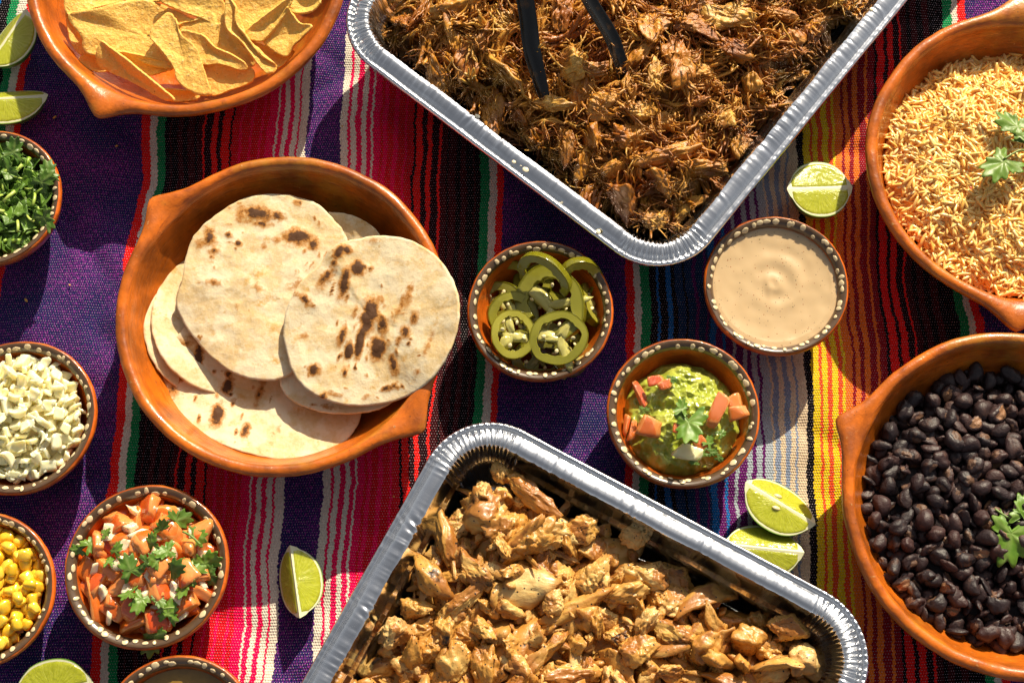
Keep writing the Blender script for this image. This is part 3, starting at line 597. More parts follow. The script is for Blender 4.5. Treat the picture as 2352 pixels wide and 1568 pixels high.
def bundle(rng, L, nf, spread, ns=5, seg=9, fray=2.2, thick=1.0):
    """fibres that hold together in the middle and fray at their ends"""
    parts = []; kink = rng.normal(0, .32, 2); x = np.linspace(-1, 1, seg)
    for k in range(nf):
        o = rng.normal(0, spread, 2); fr = rng.normal(0, spread * fray, 2); l = L * rng.uniform(.6, 1.1); sh = rng.uniform(-.25, .25) * L
        y = o[0] + kink[0] * L * x ** 2 + fr[0] * np.abs(x) ** 2.2 * np.sign(x + .3 * rng.normal()); z = o[1] * .6 + kink[1] * .5 * L * x ** 2 + fr[1] * .7 * np.abs(x) ** 2.2
        P = np.stack([x * l + sh, y, z], 1); P[:, 1:] += rng.normal(0, spread * .22, (seg, 2))
        rr = thick * rng.uniform(.0011, .0026) * (1 - .55 * np.abs(x) ** 3.0) * (1 + .25 * rng.normal(0, 1, seg) * .5); parts.append(tube(P, np.clip(rr, .0003, 1), ns, rng.uniform(.55, 1.0), rng.uniform(0, 2)))
    V, q, tr = join(parts); return V, [q, tr]
def build_pork():
    rng = np.random.default_rng(404); t0, uv2w, w2uv, LS, LL = pork_pan; cx, cy = uv2w(LS / 2, LL / 2)
    t = thing("pork_serving", "mound of brown shredded pork in the upper foil pan", "pulled pork", (cx, cy, .004)); pr = []
    for k in range(12): V, F = bundle(rng, rng.uniform(.012, .026), int(rng.integers(6, 14)), rng.uniform(.0016, .0030), 5, 12, 1.8, .75); pr.append(Proto("pork_shred", V, F, PORK))
    for k in range(14):                                      # torn lumps with deep grain
        V, F = bundle(rng, rng.uniform(.011, .021), int(rng.integers(22, 34)), rng.uniform(.0026, .0044), 5, 9, .5, .72); pr.append(Proto("pork_chunk", V, F, PORK))
    nbun = len(pr); lowp = list(range(nbun + 9, nbun + 15))
    for k in range(9):                                       # big torn pieces: grain along their length, fibres fraying out of both ends
        dims = np.array([.0185, .0105, .0085]) * rng.uniform(.75, 1.2, 3); V, F, _ = chunk_shape(rng, 5, (1, 1, 1), 8, 7, .32, False, 1.3, 0); sd = int(rng.integers(1e6)); D = V / np.linalg.norm(V, axis=1, keepdims=True)
        V = V * dims; g1 = noise(V / np.array([.016, .0026, .0026]), sd); g2 = noise(V / np.array([.006, .0011, .0011]), sd + 1); V = V + D * (.0030 * g1 + .0011 * g2 + .002 * noise(V / .006, sd + 2))[:, None]
        V[:, 1] += rng.normal(0, 9) * V[:, 0] ** 2; parts = [(V, None, F)]
        for q in range(26):
            sx = rng.choice([-1, 1]); y0, z0 = rng.normal(0, dims[1] * .42), rng.normal(0, dims[2] * .4); x0 = sx * dims[0] * rng.uniform(.45, .8); L = rng.uniform(.005, .012); tt = np.linspace(0, 1, 7); cv = rng.normal(0, .0035, 2)
            P = np.stack([x0 + sx * L * tt, y0 * (1 + .5 * tt) + cv[0] * tt ** 2, z0 * (1 + .3 * tt) + cv[1] * tt ** 2], 1); parts.append(tube(P, rng.uniform(.0006, .0014) * (1 - .6 * tt ** 2), 5, .7))
        V, q, tr = join(parts); pr.append(Proto("pork_chunk", V, [q, tr], PORK))
    for k in range(6): V, F = bundle(rng, rng.uniform(.011, .018), 8, rng.uniform(.0020, .0032), 4, 7, 1.4, .95); pr.append(Proto("pork_shred", V, F, PORK))
    th = []
    for k in range(10): V, F = bundle(rng, rng.uniform(.005, .013), int(rng.integers(1, 4)), .0013, 4, 7, 2.6, .42); V *= [1, 1, 1]; th.append(Proto("pork_strand", V, F, PORK))
    def zf(x, y):
        u, v = w2uv(x, y); e = np.minimum(np.minimum(u, LS - u), np.minimum(v, LL - v))
        return .026 + .031 * np.clip((e - .03) / .08, 0, 1) ** .7 + .015 * fbm(xyz(x / .036, y / .036), 3, 18)
    def ins(x, y):
        u, v = w2uv(x, y); e = np.minimum(np.minimum(u, LS - u), np.minimum(v, LL - v)); q = np.clip(.075 - u, 0, 1) ** 2 + np.clip(.075 - v, 0, 1) ** 2
        return (e > .030 + .005 * noise(xyz(x / .02, y / .02), 5)) & (q < .042 ** 2)
    box = (cx - .36, cx + .36, cy - .36, cy + .36); bed(t, "meat_bed", ins, box, lambda x, y: zf(x, y) - .010, PORK, 220, 6, rough=.006)
    vis = lambda x, y: ins(x, y) & (y < .42) & (x < .42)
    X = []; n1 = nbun + 9
    for layer, dm, dz, n, s, tl in ((0, .018, -.006, 330, (.9, 1.25), .5), (1, .0135, -.001, 540, (.7, 1.15), .6), (2, .0215, .005, 260, (.85, 1.5), .6)):
        P = poisson(rng, n, vis, box, dm, 60000)
        for a in simple_xf(rng, P, zf, n1, s, tl, dz, layer):
            big = layer == 2 and rng.uniform() < .75; X.append((nbun + int(rng.integers(9)) if big else a[0] % nbun, a[1], a[2], a[3] * (.62 if big else 1.0) * (1.0 if layer == 2 else .9), a[4]))
    heap(t, "pork_piece", pr, frame_first(X), "pork_pieces", 300, lowp)
    Y = []; P = np.stack([rng.uniform(box[0], box[1], 30000), rng.uniform(box[2], box[3], 30000)], 1); P = P[vis(P[:, 0], P[:, 1])][:2200]
    for a in simple_xf(rng, P, zf, 10, (.7, 1.3), .8, .004, 0): l = a[1].copy(); l[2] += rng.uniform(-.005, .006); Y.append((a[0], l, a[2], a[3], a[4]))
    heap(t, "pork_strand", th, Y, "pork_strands", 0)
    return zf
pork_z = build_pork()

# ------------------------------------------------------------------ sheets: tortillas, chips, leaves
def sheet(bnd, zc, rings=26, nb=160, thick=.0016, pw=1.5, wr=0.0, wscale=.016, edge=.0, seed=0, cen=None, curved=True, rip=0.0):
    """a thin curved sheet inside the closed outline bnd (world points); zc: height of its middle"""
    B = np.asarray(bnd, float); b = spline(B, nb, True) if curved else np.concatenate([B[i] + (B[(i + 1) % len(B)] - B[i]) * np.linspace(0, 1, max(2, nb // len(B)), endpoint=False)[:, None] for i in range(len(B))])
    nb = len(b); c = np.array([*(b[:, :2].mean(0) if cen is None else cen), zc]); T = np.linspace(0, 1, rings + 1)[1:]
    if edge:
        ph = np.arange(nb); b = b + (b - c) * (edge * fbm(xyz(np.cos(ph / nb * 2 * PI) * 9, np.sin(ph / nb * 2 * PI) * 9), 4, seed + 4))[:, None] * [1, 1, 0]
    V = [c[None]]
    for t in T:
        q = c + (b - c) * t; q[:, 2] = zc + (b[:, 2] - zc) * t ** pw; V.append(q)
    V = np.concatenate(V)
    if wr: V[:, 2] += wr * fbm(xyz(V[:, 0] / wscale, V[:, 1] / wscale), 4, seed)
    if rip: V[:, 2] += rip * (1 - np.abs(fbm(xyz(V[:, 0] / wscale / 1.6, V[:, 1] / wscale / 1.6), 3, seed + 9)) * 3)
    k = np.arange(nb); k2 = (k + 1) % nb; tri = np.stack([np.zeros(nb, int), 1 + k, 1 + k2], 1); Q = []
    for j in range(rings - 1): o = 1 + j * nb; Q.append(np.stack([o + k, o + nb + k, o + nb + k2, o + k2], 1))
    Q = np.concatenate(Q) if Q else np.zeros((0, 4), int)
    a = (b[:, 0] * np.roll(b[:, 1], -1) - np.roll(b[:, 0], -1) * b[:, 1]).sum()
    if a < 0: tri = tri[:, ::-1]; Q = Q[:, ::-1]
    N = vnormals(V, Q) if len(Q) else vnormals(V, tri); N[0] = vnormals(V, tri)[0]; n = len(V)
    V2 = np.concatenate([V, V - N * thick]); o = 1 + (rings - 1) * nb; side = np.stack([o + k, o + n + k, o + n + k2, o + k2], 1)
    if a < 0: side = side[:, ::-1]
    return V2, [np.concatenate([Q, Q[:, ::-1] + n, side]), np.concatenate([tri, tri[:, ::-1] + n])]

def m_tortilla():
    g = G("flour tortilla"); v = g.jit(2.0); n = g.noise(46.0, 5.0, 0.6, v); n2 = g.noise(300.0, 5.0, 0.65, v); n3 = g.noise(110.0, 4.0, .6, v)
    c = g.mix(g.ramp(n, [(0.46, 0.0), (0.56, 1.0)]), (.70, .58, .38), (.62, .44, .21)); c = g.mix(g.ramp(n2, [(0.3, 0.0), (0.7, .5)]), c, (.75, .66, .49))
    c = g.mix(g.ramp(g.noise(34.0, 6.0, .7, v), [(0.53, 0.0), (0.66, .6)]), c, (.60, .40, .155))
    ch = g.math('ADD', g.attr("char"), g.math('MULTIPLY', g.math('ADD', g.math('SUBTRACT', n3, .5), g.math('MULTIPLY', g.math('SUBTRACT', n2, .5), .8)), 1.1)); pres = g.ramp(g.attr("char"), [(0.03, 0.0), (0.16, 1.0)])
    small = g.ramp(g.noise(85.0, 4.0, .7, v), [(0.58, 0.0), (0.70, .9)])
    c = g.mix(small, c, (.56, .33, .10)); k = g.math('MULTIPLY', g.ramp(ch, [(0.08, 0.0), (0.28, .7), (.46, 1.0)]), pres); c = g.mix(k, c, (.42, .17, .025))
    c = g.mix(g.math('MULTIPLY', g.ramp(ch, [(0.40, 0.0), (0.62, .95)]), pres), c, (.06, .022, .008))
    g.p(Base_Color=c, Roughness=.72, Specular_IOR_Level=.3, Subsurface_Weight=.15, Subsurface_Radius=(.004, .0025, .0015), Subsurface_Scale=.5)
    g.bump(g.math('ADD', n3, g.math('MULTIPLY', n2, .35)), .0016, .55); return g.m
TORT = m_tortilla()
def tortilla(label, pts, zc, char=(), seed=0, wr=.0008, pw=1.4, rip=.0004, th=.0019):
    B = [W(*p) for p in pts]; V, F = sheet(B, zc, 38, 190, th, pw, wr, .022, .013, seed, rip=rip); ch = np.zeros(len(V))
    rs = np.random.default_rng(seed + 300); char = list(char) + [(px + rs.normal(0, rx * 1.5), py + rs.normal(0, ry * 1.3), rx * rs.uniform(.2, .45), ry * rs.uniform(.2, .45), ang, a * rs.uniform(.4, .9)) for px, py, rx, ry, ang, a in char for _ in range(4)]
    for px, py, rx, ry, ang, a in char:
        p = W(px, py, zc); s = .345e-3 / 1.05; dx, dy = (V[:, 0] - p[0]) / s, -(V[:, 1] - p[1]) / s; ca, sa = math.cos(rad(ang)), math.sin(rad(ang))
        u, v = dx * ca + dy * sa, -dx * sa + dy * ca; ch = np.maximum(ch, min(1.15, a * 1.25) * np.exp(-(u / rx) ** 2 - (v / ry) ** 2))
    V[:, 2] += .0013 * np.clip(ch, 0, 1) * (1 + noise(V / .006, seed))
    base = np.array([V[:, 0].mean(), V[:, 1].mean(), V[:, 2].min()]); o = obj("flour_tortilla", fast_mesh("flour_tortilla", V - base, F, TORT, True, {"char": ch}), loc=base.tolist())
    return tag(o, label, "tortilla", "flour tortillas in the clay bowl")
def disc(px, py, rx, ry, zf, n=22, ph=0.0):
    return [(px + rx * math.cos(a), py + ry * math.sin(a), zf(a)) for a in np.linspace(0, 2 * PI, n, endpoint=False) + ph]
mm = .001
tortilla("bottommost pale tortilla of the stack, its curled edge against the left wall of the bowl", disc(520, 770, 190, 186, lambda a: (17 + 16 * max(0, -math.cos(a)) ** 2) * mm), .016, seed=1)
tortilla("pale tortilla of the left stack, second from the bottom", disc(524, 748, 194, 178, lambda a: (21 + 20 * max(0, -math.cos(a + .15)) ** 2) * mm), .020, seed=2)
tortilla("pale tortilla of the left stack, directly under the large upper one", disc(538, 735, 190, 172, lambda a: (25 + 18 * max(0, -math.cos(a + .3)) ** 2) * mm), .0235, seed=3)
tortilla("tortilla at the bottom of the bowl with a row of black grill marks", [(374, 868, 31 * mm), (388, 805, 34 * mm), (425, 752, 37 * mm), (500, 700, 30 * mm), (620, 690, 26 * mm), (740, 730, 26 * mm), (815, 820, 27 * mm), (832, 900, 29 * mm), (825, 965, 31 * mm), (790, 1018, 33 * mm), (745, 1048, 36 * mm), (680, 1058, 38 * mm), (610, 1050, 38 * mm), (530, 1028, 37 * mm), (460, 992, 35 * mm), (405, 940, 33 * mm)], .027,
         [(455, 835, 11, 38, 8, .95), (524, 886, 12, 20, 8, .95), (524, 862, 9, 10, 0, .6), (597, 900, 9, 30, 12, .5), (502, 955, 15, 26, 10, .78), (568, 990, 10, 17, 15, .6), (393, 868, 22, 12, -50, .5), (400, 900, 14, 20, 0, .4), (425, 800, 26, 16, -30, .5), (640, 990, 8, 14, 20, .3)], seed=4)
tortilla("folded tortilla behind the two large ones, near the back wall", [(620, 600, 30 * mm), (700, 505, 36 * mm), (770, 490, 42 * mm), (830, 505, 44 * mm), (875, 545, 45 * mm), (890, 620, 40 * mm), (860, 720, 34 * mm), (760, 780, 31 * mm), (650, 730, 30 * mm)], .032, seed=5, rip=.002)
tortilla("tortilla peeking out below the charred right hand one", [(640, 862, 39 * mm), (655, 905, 39 * mm), (700, 934, 40 * mm), (770, 949, 43 * mm), (850, 944, 45 * mm), (905, 920, 46 * mm), (960, 860, 46 * mm), (980, 760, 46 * mm), (940, 660, 44 * mm), (840, 610, 42 * mm), (740, 630, 40 * mm), (670, 720, 39 * mm), (640, 800, 39 * mm)], .041, [(760, 935, 30, 8, 10, .25)], seed=6)
tortilla("large upper tortilla with scorched bubbles, on the left of the pile", [(404, 692, 45 * mm), (418, 735, 42 * mm), (445, 775, 41 * mm), (485, 820, 41 * mm), (540, 858, 42 * mm), (600, 874, 43 * mm), (650, 868, 43 * mm), (690, 840, 42 * mm), (745, 780, 41 * mm), (785, 700, 41 * mm), (800, 620, 43 * mm), (799, 555, 45 * mm), (772, 510, 46 * mm), (722, 466, 47 * mm), (640, 446, 48 * mm), (560, 456, 48 * mm), (492, 498, 48 * mm), (447, 540, 48 * mm), (427, 590, 48 * mm), (418, 645, 47 * mm)], .047,
         [(590, 492, 34, 17, 10, .72), (640, 498, 16, 13, 0, .55), (555, 490, 14, 14, 0, .5), (600, 515, 30, 8, 10, .45), (683, 545, 30, 20, 0, .7), (482, 545, 13, 24, -15, .6), (495, 575, 14, 14, 0, .45), (462, 560, 12, 12, 0, .3), (548, 560, 7, 8, 0, .75), (525, 540, 8, 8, 0, .5), (490, 650, 18, 10, 10, .35), (590, 660, 12, 14, 0, .3), (690, 660, 26, 30, 0, .3), (720, 560, 14, 20, 0, .5), (545, 700, 8, 8, 0, .3), (455, 770, 5, 4, 0, .6), (735, 630, 12, 24, 30, .45), (500, 470, 12, 10, 0, .4)], seed=7, rip=.0008, wr=.0011)
tortilla("charred tortilla lying on top, overhanging the right rim of the bowl", [(651, 762, 53 * mm), (661, 702, 56 * mm), (692, 648, 58 * mm), (738, 602, 60 * mm), (758, 572, 63 * mm), (800, 553, 63 * mm), (860, 543, 62 * mm), (922, 546, 64 * mm), (982, 572, 67 * mm), (1022, 612, 72 * mm), (1046, 660, 76 * mm), (1055, 712, 77 * mm), (1046, 770, 75 * mm), (1020, 830, 72 * mm), (980, 880, 66 * mm), (930, 912, 57 * mm), (870, 928, 52 * mm), (800, 930, 51 * mm), (740, 915, 51 * mm), (690, 880, 51 * mm), (664, 832, 52 * mm)], .056,
         [(823, 620, 16, 15, 0, .85), (800, 580, 10, 9, 0, .6), (783, 585, 12, 16, 30, .7), (792, 655, 11, 34, 14, .75), (750, 640, 12, 30, 35, .6), (770, 610, 8, 8, 0, .5), (862, 560, 14, 8, 0, .35), (848, 725, 18, 40, 14, .8), (868, 800, 20, 24, 10, .85), (826, 785, 9, 42, 10, .85), (801, 805, 10, 20, 8, 1.0), (785, 770, 8, 30, 14, .55), (880, 745, 12, 26, -10, .6), (903, 835, 10, 24, -18, .7), (925, 705, 8, 24, 0, .4), (932, 770, 12, 14, 0, .65), (940, 690, 10, 40, 8, .35), (955, 740, 10, 22, 0, .4), (720, 846, 14, 12, 0, .75), (887, 890, 16, 7, -20, .6), (905, 885, 7, 8, 0, .5), (790, 845, 8, 8, 0, .3), (700, 690, 16, 10, 50, .55), (760, 900, 30, 5, 10, .4), (840, 910, 10, 8, 0, .35), (960, 860, 8, 8, 0, .3), (740, 905, 8, 6, 0, .8), (985, 800, 8, 30, 20, .25), (870, 690, 12, 14, 0, .4), (700, 770, 14, 12, 0, .2)], seed=8, wr=.0011, rip=.0005, pw=1.15)

def m_chip():
    g = G("corn chip"); v = g.jit(); n = g.noise(60.0, 4.0, .55, v); n2 = g.noise(330.0, 4.0, .65, v); n3 = g.noise(560.0, 2.0, .5, v)
    c = g.mix(n, (.80, .44, .075), (.86, .55, .13)); c = g.mix(g.ramp(n2, [(0.55, 0.0), (0.72, .8)]), c, (.92, .72, .30)); c = g.mix(g.ramp(g.noise(36.0, 4.0, .6, v), [(0.58, 0.0), (0.70, .7)]), c, (.66, .34, .05)); c = g.mix(g.ramp(n3, [(0.68, 0.0), (0.74, .75)]), c, (.20, .08, .02))
    g.p(Base_Color=c, Roughness=.6, Specular_IOR_Level=.35, Subsurface_Weight=.15, Subsurface_Radius=(.004, .002, .0006), Subsurface_Scale=.5); g.bump(g.math('ADD', n2, g.math('MULTIPLY', n, .5)), .0018, .8); return g.m
CHIP = m_chip()
ZK = .3868
CHIPS = [
 ("flat chip at the very bottom of the clay bowl, by its front wall", 10, [(885, 530, 11), (1020, 533, 14), (1165, 550, 14), (1168, 590, 12), (1030, 600, 10), (950, 570, 10)]),
 ("small chip low at the left, under the big curled one", 23, [(470, 350, 27), (540, 318, 30), (620, 328, 30), (720, 400, 22), (600, 428, 18), (520, 408, 20)]),
 ("shaded chip leaning on the left wall of the bowl", 28, [(395, 40, 46), (455, 150, 36), (530, 285, 28), (480, 327, 22), (425, 260, 26), (402, 160, 34)]),
 ("wide chip below the big curled one", 22, [(735, 312, 34), (1000, 375, 30), (1030, 405, 26), (880, 447, 18), (760, 430, 19), (640, 340, 26)]),
 ("orange shaded chip right of the strip in the middle", 21, [(1180, 365, 32), (1470, 395, 30), (1500, 482, 24), (1370, 535, 18), (1250, 568, 14), (1200, 470, 20)]),
 ("narrow shaded chip in the gap right of the middle", 34, [(1290, 150, 46), (1350, 160, 44), (1450, 290, 38), (1512, 362, 30), (1470, 392, 27), (1290, 292, 31)]),
 ("small chip low at the right end of the pile", 26, [(1450, 230, 36), (1560, 270, 28), (1690, 335, 27), (1745, 305, 30), (1650, 405, 24), (1570, 340, 25)]),
 ("big curled chip on the left of the pile", 36, [(405, 95, 54), (560, 55, 57), (745, 5, 49), (900, 8, 45), (1060, 70, 43), (1160, 115, 42), (1280, 95, 47), (1285, 280, 36), (1150, 330, 31), (1030, 405, 29), (870, 380, 28), (740, 320, 31), (600, 335, 33), (500, 310, 37), (478, 215, 46)]),
 ("blistered chip across the top middle of the pile", 51, [(940, -10, 58), (1100, -60, 60), (1260, -40, 57), (1335, 30, 52), (1340, 160, 42), (1170, 100, 46), (1060, 60, 49)]),
 ("light chip right of the curved strip, its end in the shade", 38, [(1065, 185, 46), (1190, 205, 46), (1270, 280, 43), (1380, 330, 41), (1468, 390, 37), (1440, 420, 33), (1300, 380, 34), (1190, 380, 33), (1110, 260, 40)]),
 ("curved strip of chip hanging down the middle", 49, [(985, 80, 57), (1035, 108, 57), (1070, 200, 54), (1150, 270, 51), (1185, 330, 48), (1225, 460, 42), (1252, 560, 36), (1165, 560, 36), (1060, 490, 40), (1030, 400, 45), (960, 300, 50), (888, 200, 53)]),
 ("narrow folded chip at the front left with one raised edge", 36, [(595, 250, 52), (640, 278, 54), (740, 350, 54), (850, 440, 51), (960, 530, 46), (1032, 594, 43), (960, 588, 36), (850, 525, 31), (740, 470, 30), (650, 430, 30), (582, 392, 33), (568, 330, 42)]),
 ("large chip at the back right, in the shade of its neighbours", 49, [(1390, -20, 60), (1560, -60, 60), (1715, -10, 60), (1590, 95, 52), (1450, 205, 42), (1380, 140, 46)]),
 ("tall rippled chip running down to the right rim", 51, [(1345, -20, 66), (1392, 40, 64), (1392, 130, 60), (1450, 208, 56), (1540, 328, 48), (1642, 402, 42), (1585, 437, 42), (1490, 322, 47), (1430, 242, 51), (1350, 172, 55), (1335, 90, 59)]),
 ("pointed chip standing between the two ripples on the right", 49, [(1443, 205, 48), (1580, 92, 58), (1722, -10, 66), (1702, 60, 60), (1600, 200, 46), (1542, 246, 42)]),
 ("lit chip with a raised corner at the right end", 42, [(1700, 50, 62), (1730, 80, 57), (1780, 140, 54), (1848, 160, 61), (1740, 270, 45), (1690, 337, 37), (1560, 247, 36), (1630, 170, 44)]),
 ("chip in the upper right corner of the bowl", 55, [(1750, -40, 60), (1898, -10, 66), (1855, 62, 62), (1742, 76, 53), (1722, 40, 55)]),
 ("chip at the upper left of the bowl, cut by the picture edge", 46, [(398, -60, 52), (560, -80, 50), (745, -10, 48), (560, 48, 47), (402, 88, 44)]),
 ("chip at the top of the picture, left of the blistered one", 44, [(700, -90, 54), (900, -110, 52), (960, -10, 50), (900, 8, 45), (745, 2, 45)])]
for i, (lab, zc, pts) in enumerate(CHIPS):
    B = [W(x * ZK, y * ZK, .052 + (z - 46) * mm * .5) for x, y, z in pts]; V, F = sheet(B, .050 + (zc - 46) * mm * .5, 14, 110, .0017, 1.5, .0011, .010, .026, 60 + i, rip=.0004)
    base = np.array([V[:, 0].mean(), V[:, 1].mean(), V[:, 2].min()]); tag(obj("tortilla_chip", fast_mesh("tortilla_chip", V - base, F, CHIP), loc=base.tolist()), lab, "chip", "tortilla chips in the clay bowl")

# ------------------------------------------------------------------ cilantro leaves
def m_leaf(name, a, b):
    g = G(name); n = g.noise(90.0, 4.0, .6, g.jit()); c = g.mix(g.ramp(n, [(0.3, 0.0), (.7, 1.0)]), a, b); c = g.mix(g.math('MULTIPLY', g.rnd(), .45), c, (.15, .24, .035))
    vein = g.ramp(g.attr("vein"), [(0.0, .55), (0.12, 0.0)]); c = g.mix(vein, c, (.26, .34, .10))
    g.p(Base_Color=c, Roughness=.42, Specular_IOR_Level=.5, Subsurface_Weight=.0); g.bump(g.math('ADD', n, g.attr("vein")), .0008, .5)
    tr = g.n("BsdfTranslucent", Color=g.mix(.5, c, (.22, .34, .02))).outputs[0]; mx = g.n("MixShader", _0=.25, _1=g.b.outputs[0], _2=tr).outputs[0]; g.t.links.new(mx, g.out.inputs[0]); return g.m
LEAF = m_leaf("cilantro leaf", (.10, .23, .020), (.19, .35, .035)); LEAF2 = m_leaf("cilantro leaf dark", (.05, .13, .018), (.12, .25, .028))
def leaf_mesh(seed, size, bend=.35, lobes=3, name="leaf", mat=None):
    rng = np.random.default_rng(seed); nb, rings = 120, 9; th = np.linspace(-2.55, 2.55, nb)
    r = .40 + .60 * np.abs(np.cos(th * 1.18)) ** .75 * (1 - .14 * np.abs(th)); r *= 1 + .13 * np.cos(th * 13 + rng.uniform(0, 6)) + .06 * noise(xyz(th * 4, seed), seed); r *= 1 + .07 * rng.normal() * np.sin(th)
    r = np.clip(r, .12, None); x = np.concatenate([r * np.cos(th), [-.12]]); y = np.concatenate([r * np.sin(th), [0]]) * .92; nb += 1
    T = np.linspace(0, 1, rings + 1)[1:]; V = [np.zeros((1, 3))]; vein = [np.zeros(1)]; a = np.concatenate([th, [PI]])
    vd = np.minimum.reduce([np.abs(a), np.abs(a - 1.1), np.abs(a + 1.1), np.abs(a - 2.1), np.abs(a + 2.1)])
    for t in T: V.append(np.stack([x * t, y * t, np.zeros(nb)], 1)); vein.append(np.clip(vd * t * .8, 0, 1))
    V = np.concatenate(V); rr = np.hypot(V[:, 0], V[:, 1]); V[:, 2] = bend * (.32 * V[:, 0] ** 2 * rng.choice([-1, 1]) - .35 * V[:, 1] ** 2) + .08 * fbm(V * 2.3 + seed, 2, seed) * 1.2 + .05 * np.cos(np.arctan2(V[:, 1], V[:, 0]) * 6) * rr
    k = np.arange(nb); k2 = (k + 1) % nb; tri = np.stack([np.zeros(nb, int), 1 + k, 1 + k2], 1); Q = np.concatenate([np.stack([1 + j * nb + k, 1 + (j + 1) * nb + k, 1 + (j + 1) * nb + k2, 1 + j * nb + k2], 1) for j in range(rings - 1)])
    V *= size; n = len(V); V2 = np.concatenate([V, V - [0, 0, .00035]]); o = 1 + (rings - 1) * nb; side = np.stack([o + k, o + n + k, o + n + k2, o + k2], 1)
    return fast_mesh(name, V2, [np.concatenate([Q, Q[:, ::-1] + n, side]), np.concatenate([tri, tri[:, ::-1] + n])], mat or LEAF, True, {"vein": np.tile(np.concatenate(vein), 2)})
def stem_mesh(P, r, name="stem", mat=None):
    V, q, t = tube(spline(np.array(P), 14), r, 7); return fast_mesh(name, V, [q, t], mat or LEAF)
def place(o, p, rx, ry, rz): o.matrix_local = Matrix.Translation(Vector(p)) @ Euler((rx, ry, rz)).to_matrix().to_4x4()
def sprig(label, leaves, stems, size, base):
    t = thing("cilantro_sprig", label, "cilantro", base.tolist(), "cilantro sprigs")
    for k, (px, py, z, ang, s, rx, ry) in enumerate(leaves):
        p = W(px, py, z) - base; o = obj("leaf", leaf_mesh(700 + k + int(px), size * s), t); place(o, p, rx, ry, rad(ang))
    for pts in stems: obj("stem", stem_mesh([W(*p) - base for p in pts], .0008), t)
    return t
zr = lambda px, py, up: float(rice_z(*[np.array([v]) for v in W(px, py, .05)[:2]])[0]) + up
b0 = W(2330, 330, .055); sprig("cilantro sprig lying on the orange rice", [(2306, 372, .0690, 215, 1.25, .2, -.2), (2338, 292, .0680, 150, 1.1, .2, .1), (2372, 330, .070, 20, 1.1, .1, -.2)], [[(2380, 380, .065), (2350, 345, .067), (2306, 365, .0690)], [(2370, 350, .067), (2345, 310, .0680)]], .0165, b0)
b1 = W(2330, 1220, .04); sprig("cilantro sprig lying on the black beans", [(2322, 1225, .051, 255, 1.25, .15, .1), (2350, 1180, .051, 70, .9, .2, .1), (2372, 1215, .050, -20, 1.1, .1, .2)], [[(2285, 1168, .048), (2320, 1190, .050), (2365, 1205, .050)]], .0185, b1)

# ------------------------------------------------------------------ chopped cilantro
def build_cilantro():
    rng = np.random.default_rng(505); c = cil_c; t = thing("chopped_cilantro", "chopped cilantro filling the small bowl at the left edge", "cilantro", (c[0], c[1], .01)); mats = (LEAF, LEAF2); scr = []
    for k in range(9):
        m = int(rng.integers(5, 9)); a = np.sort(rng.uniform(0, 2 * PI, m)); r = .0068 * rng.uniform(.5, 1.25, m); B = np.stack([r * np.cos(a) * 1.3, r * np.sin(a), rng.normal(0, .0012, m)], 1)
        V, F = sheet(B, rng.normal(0, .0008), 5, 42, .0004, 1.2, .0012, .005, .10, k, curved=k % 2 == 0); scr.append(Proto("leaf_scrap", V, F, mats[k % 3 == 0], {"vein": np.ones(len(V))}))
    g = G("cilantro stem"); g.p(Base_Color=g.mix(g.rnd(), (.26, .42, .04), (.46, .56, .12)), Roughness=.35); stp = []
    for k in range(4): L = rng.uniform(.0028, .006); V, q, tr = tube([(-L, 0, 0), (0, rng.normal(0, .0006), 0), (L, 0, 0)], .0012 * rng.uniform(.8, 1.2), 8); stp.append(Proto("stem_piece", V, [q, tr], g.m))
    def zf(x, y): r = np.hypot(x - c[0], y - c[1]); return .034 + .010 * (1 - (r / .045) ** 2) + .003 * noise(xyz(x / .012, y / .012), 4)
    ins, box = scatter_disc(c, .0450); bed(t, "cilantro_bed", ins, box, lambda x, y: zf(x, y) - .005, LEAF2, 50, 1, rough=.002)
    X = []
    for layer, dm, dz, n in ((0, .0062, -.002, 130), (1, .0068, .001, 110), (2, .010, .003, 40)): X += simple_xf(rng, poisson(rng, n, ins, box, dm, 4000), zf, 9, (.65, 1.15), .55, dz, layer)
    heap(t, "leaf_scrap", scr, frame_first(X), "leaf_scraps", 220)
    heap(t, "stem_piece", stp, frame_first(simple_xf(rng, poisson(rng, 60, ins, box, .0065, 4000), zf, 4, (.8, 1.2), .35, .0035, 0)), "stem_pieces")
    for k, (px, py, ang) in enumerate(((95, 420, 40), (110, 400, 100), (20, 395, 120), (100, 500, -60), (30, 350, 80))):
        o = obj("leaf", leaf_mesh(900 + k, .012, .5, mat=LEAF2), t); place(o, W(px, py, .046) - np.array(t.location), rng.normal(0, .4), rng.normal(0, .4), rad(ang))
build_cilantro()

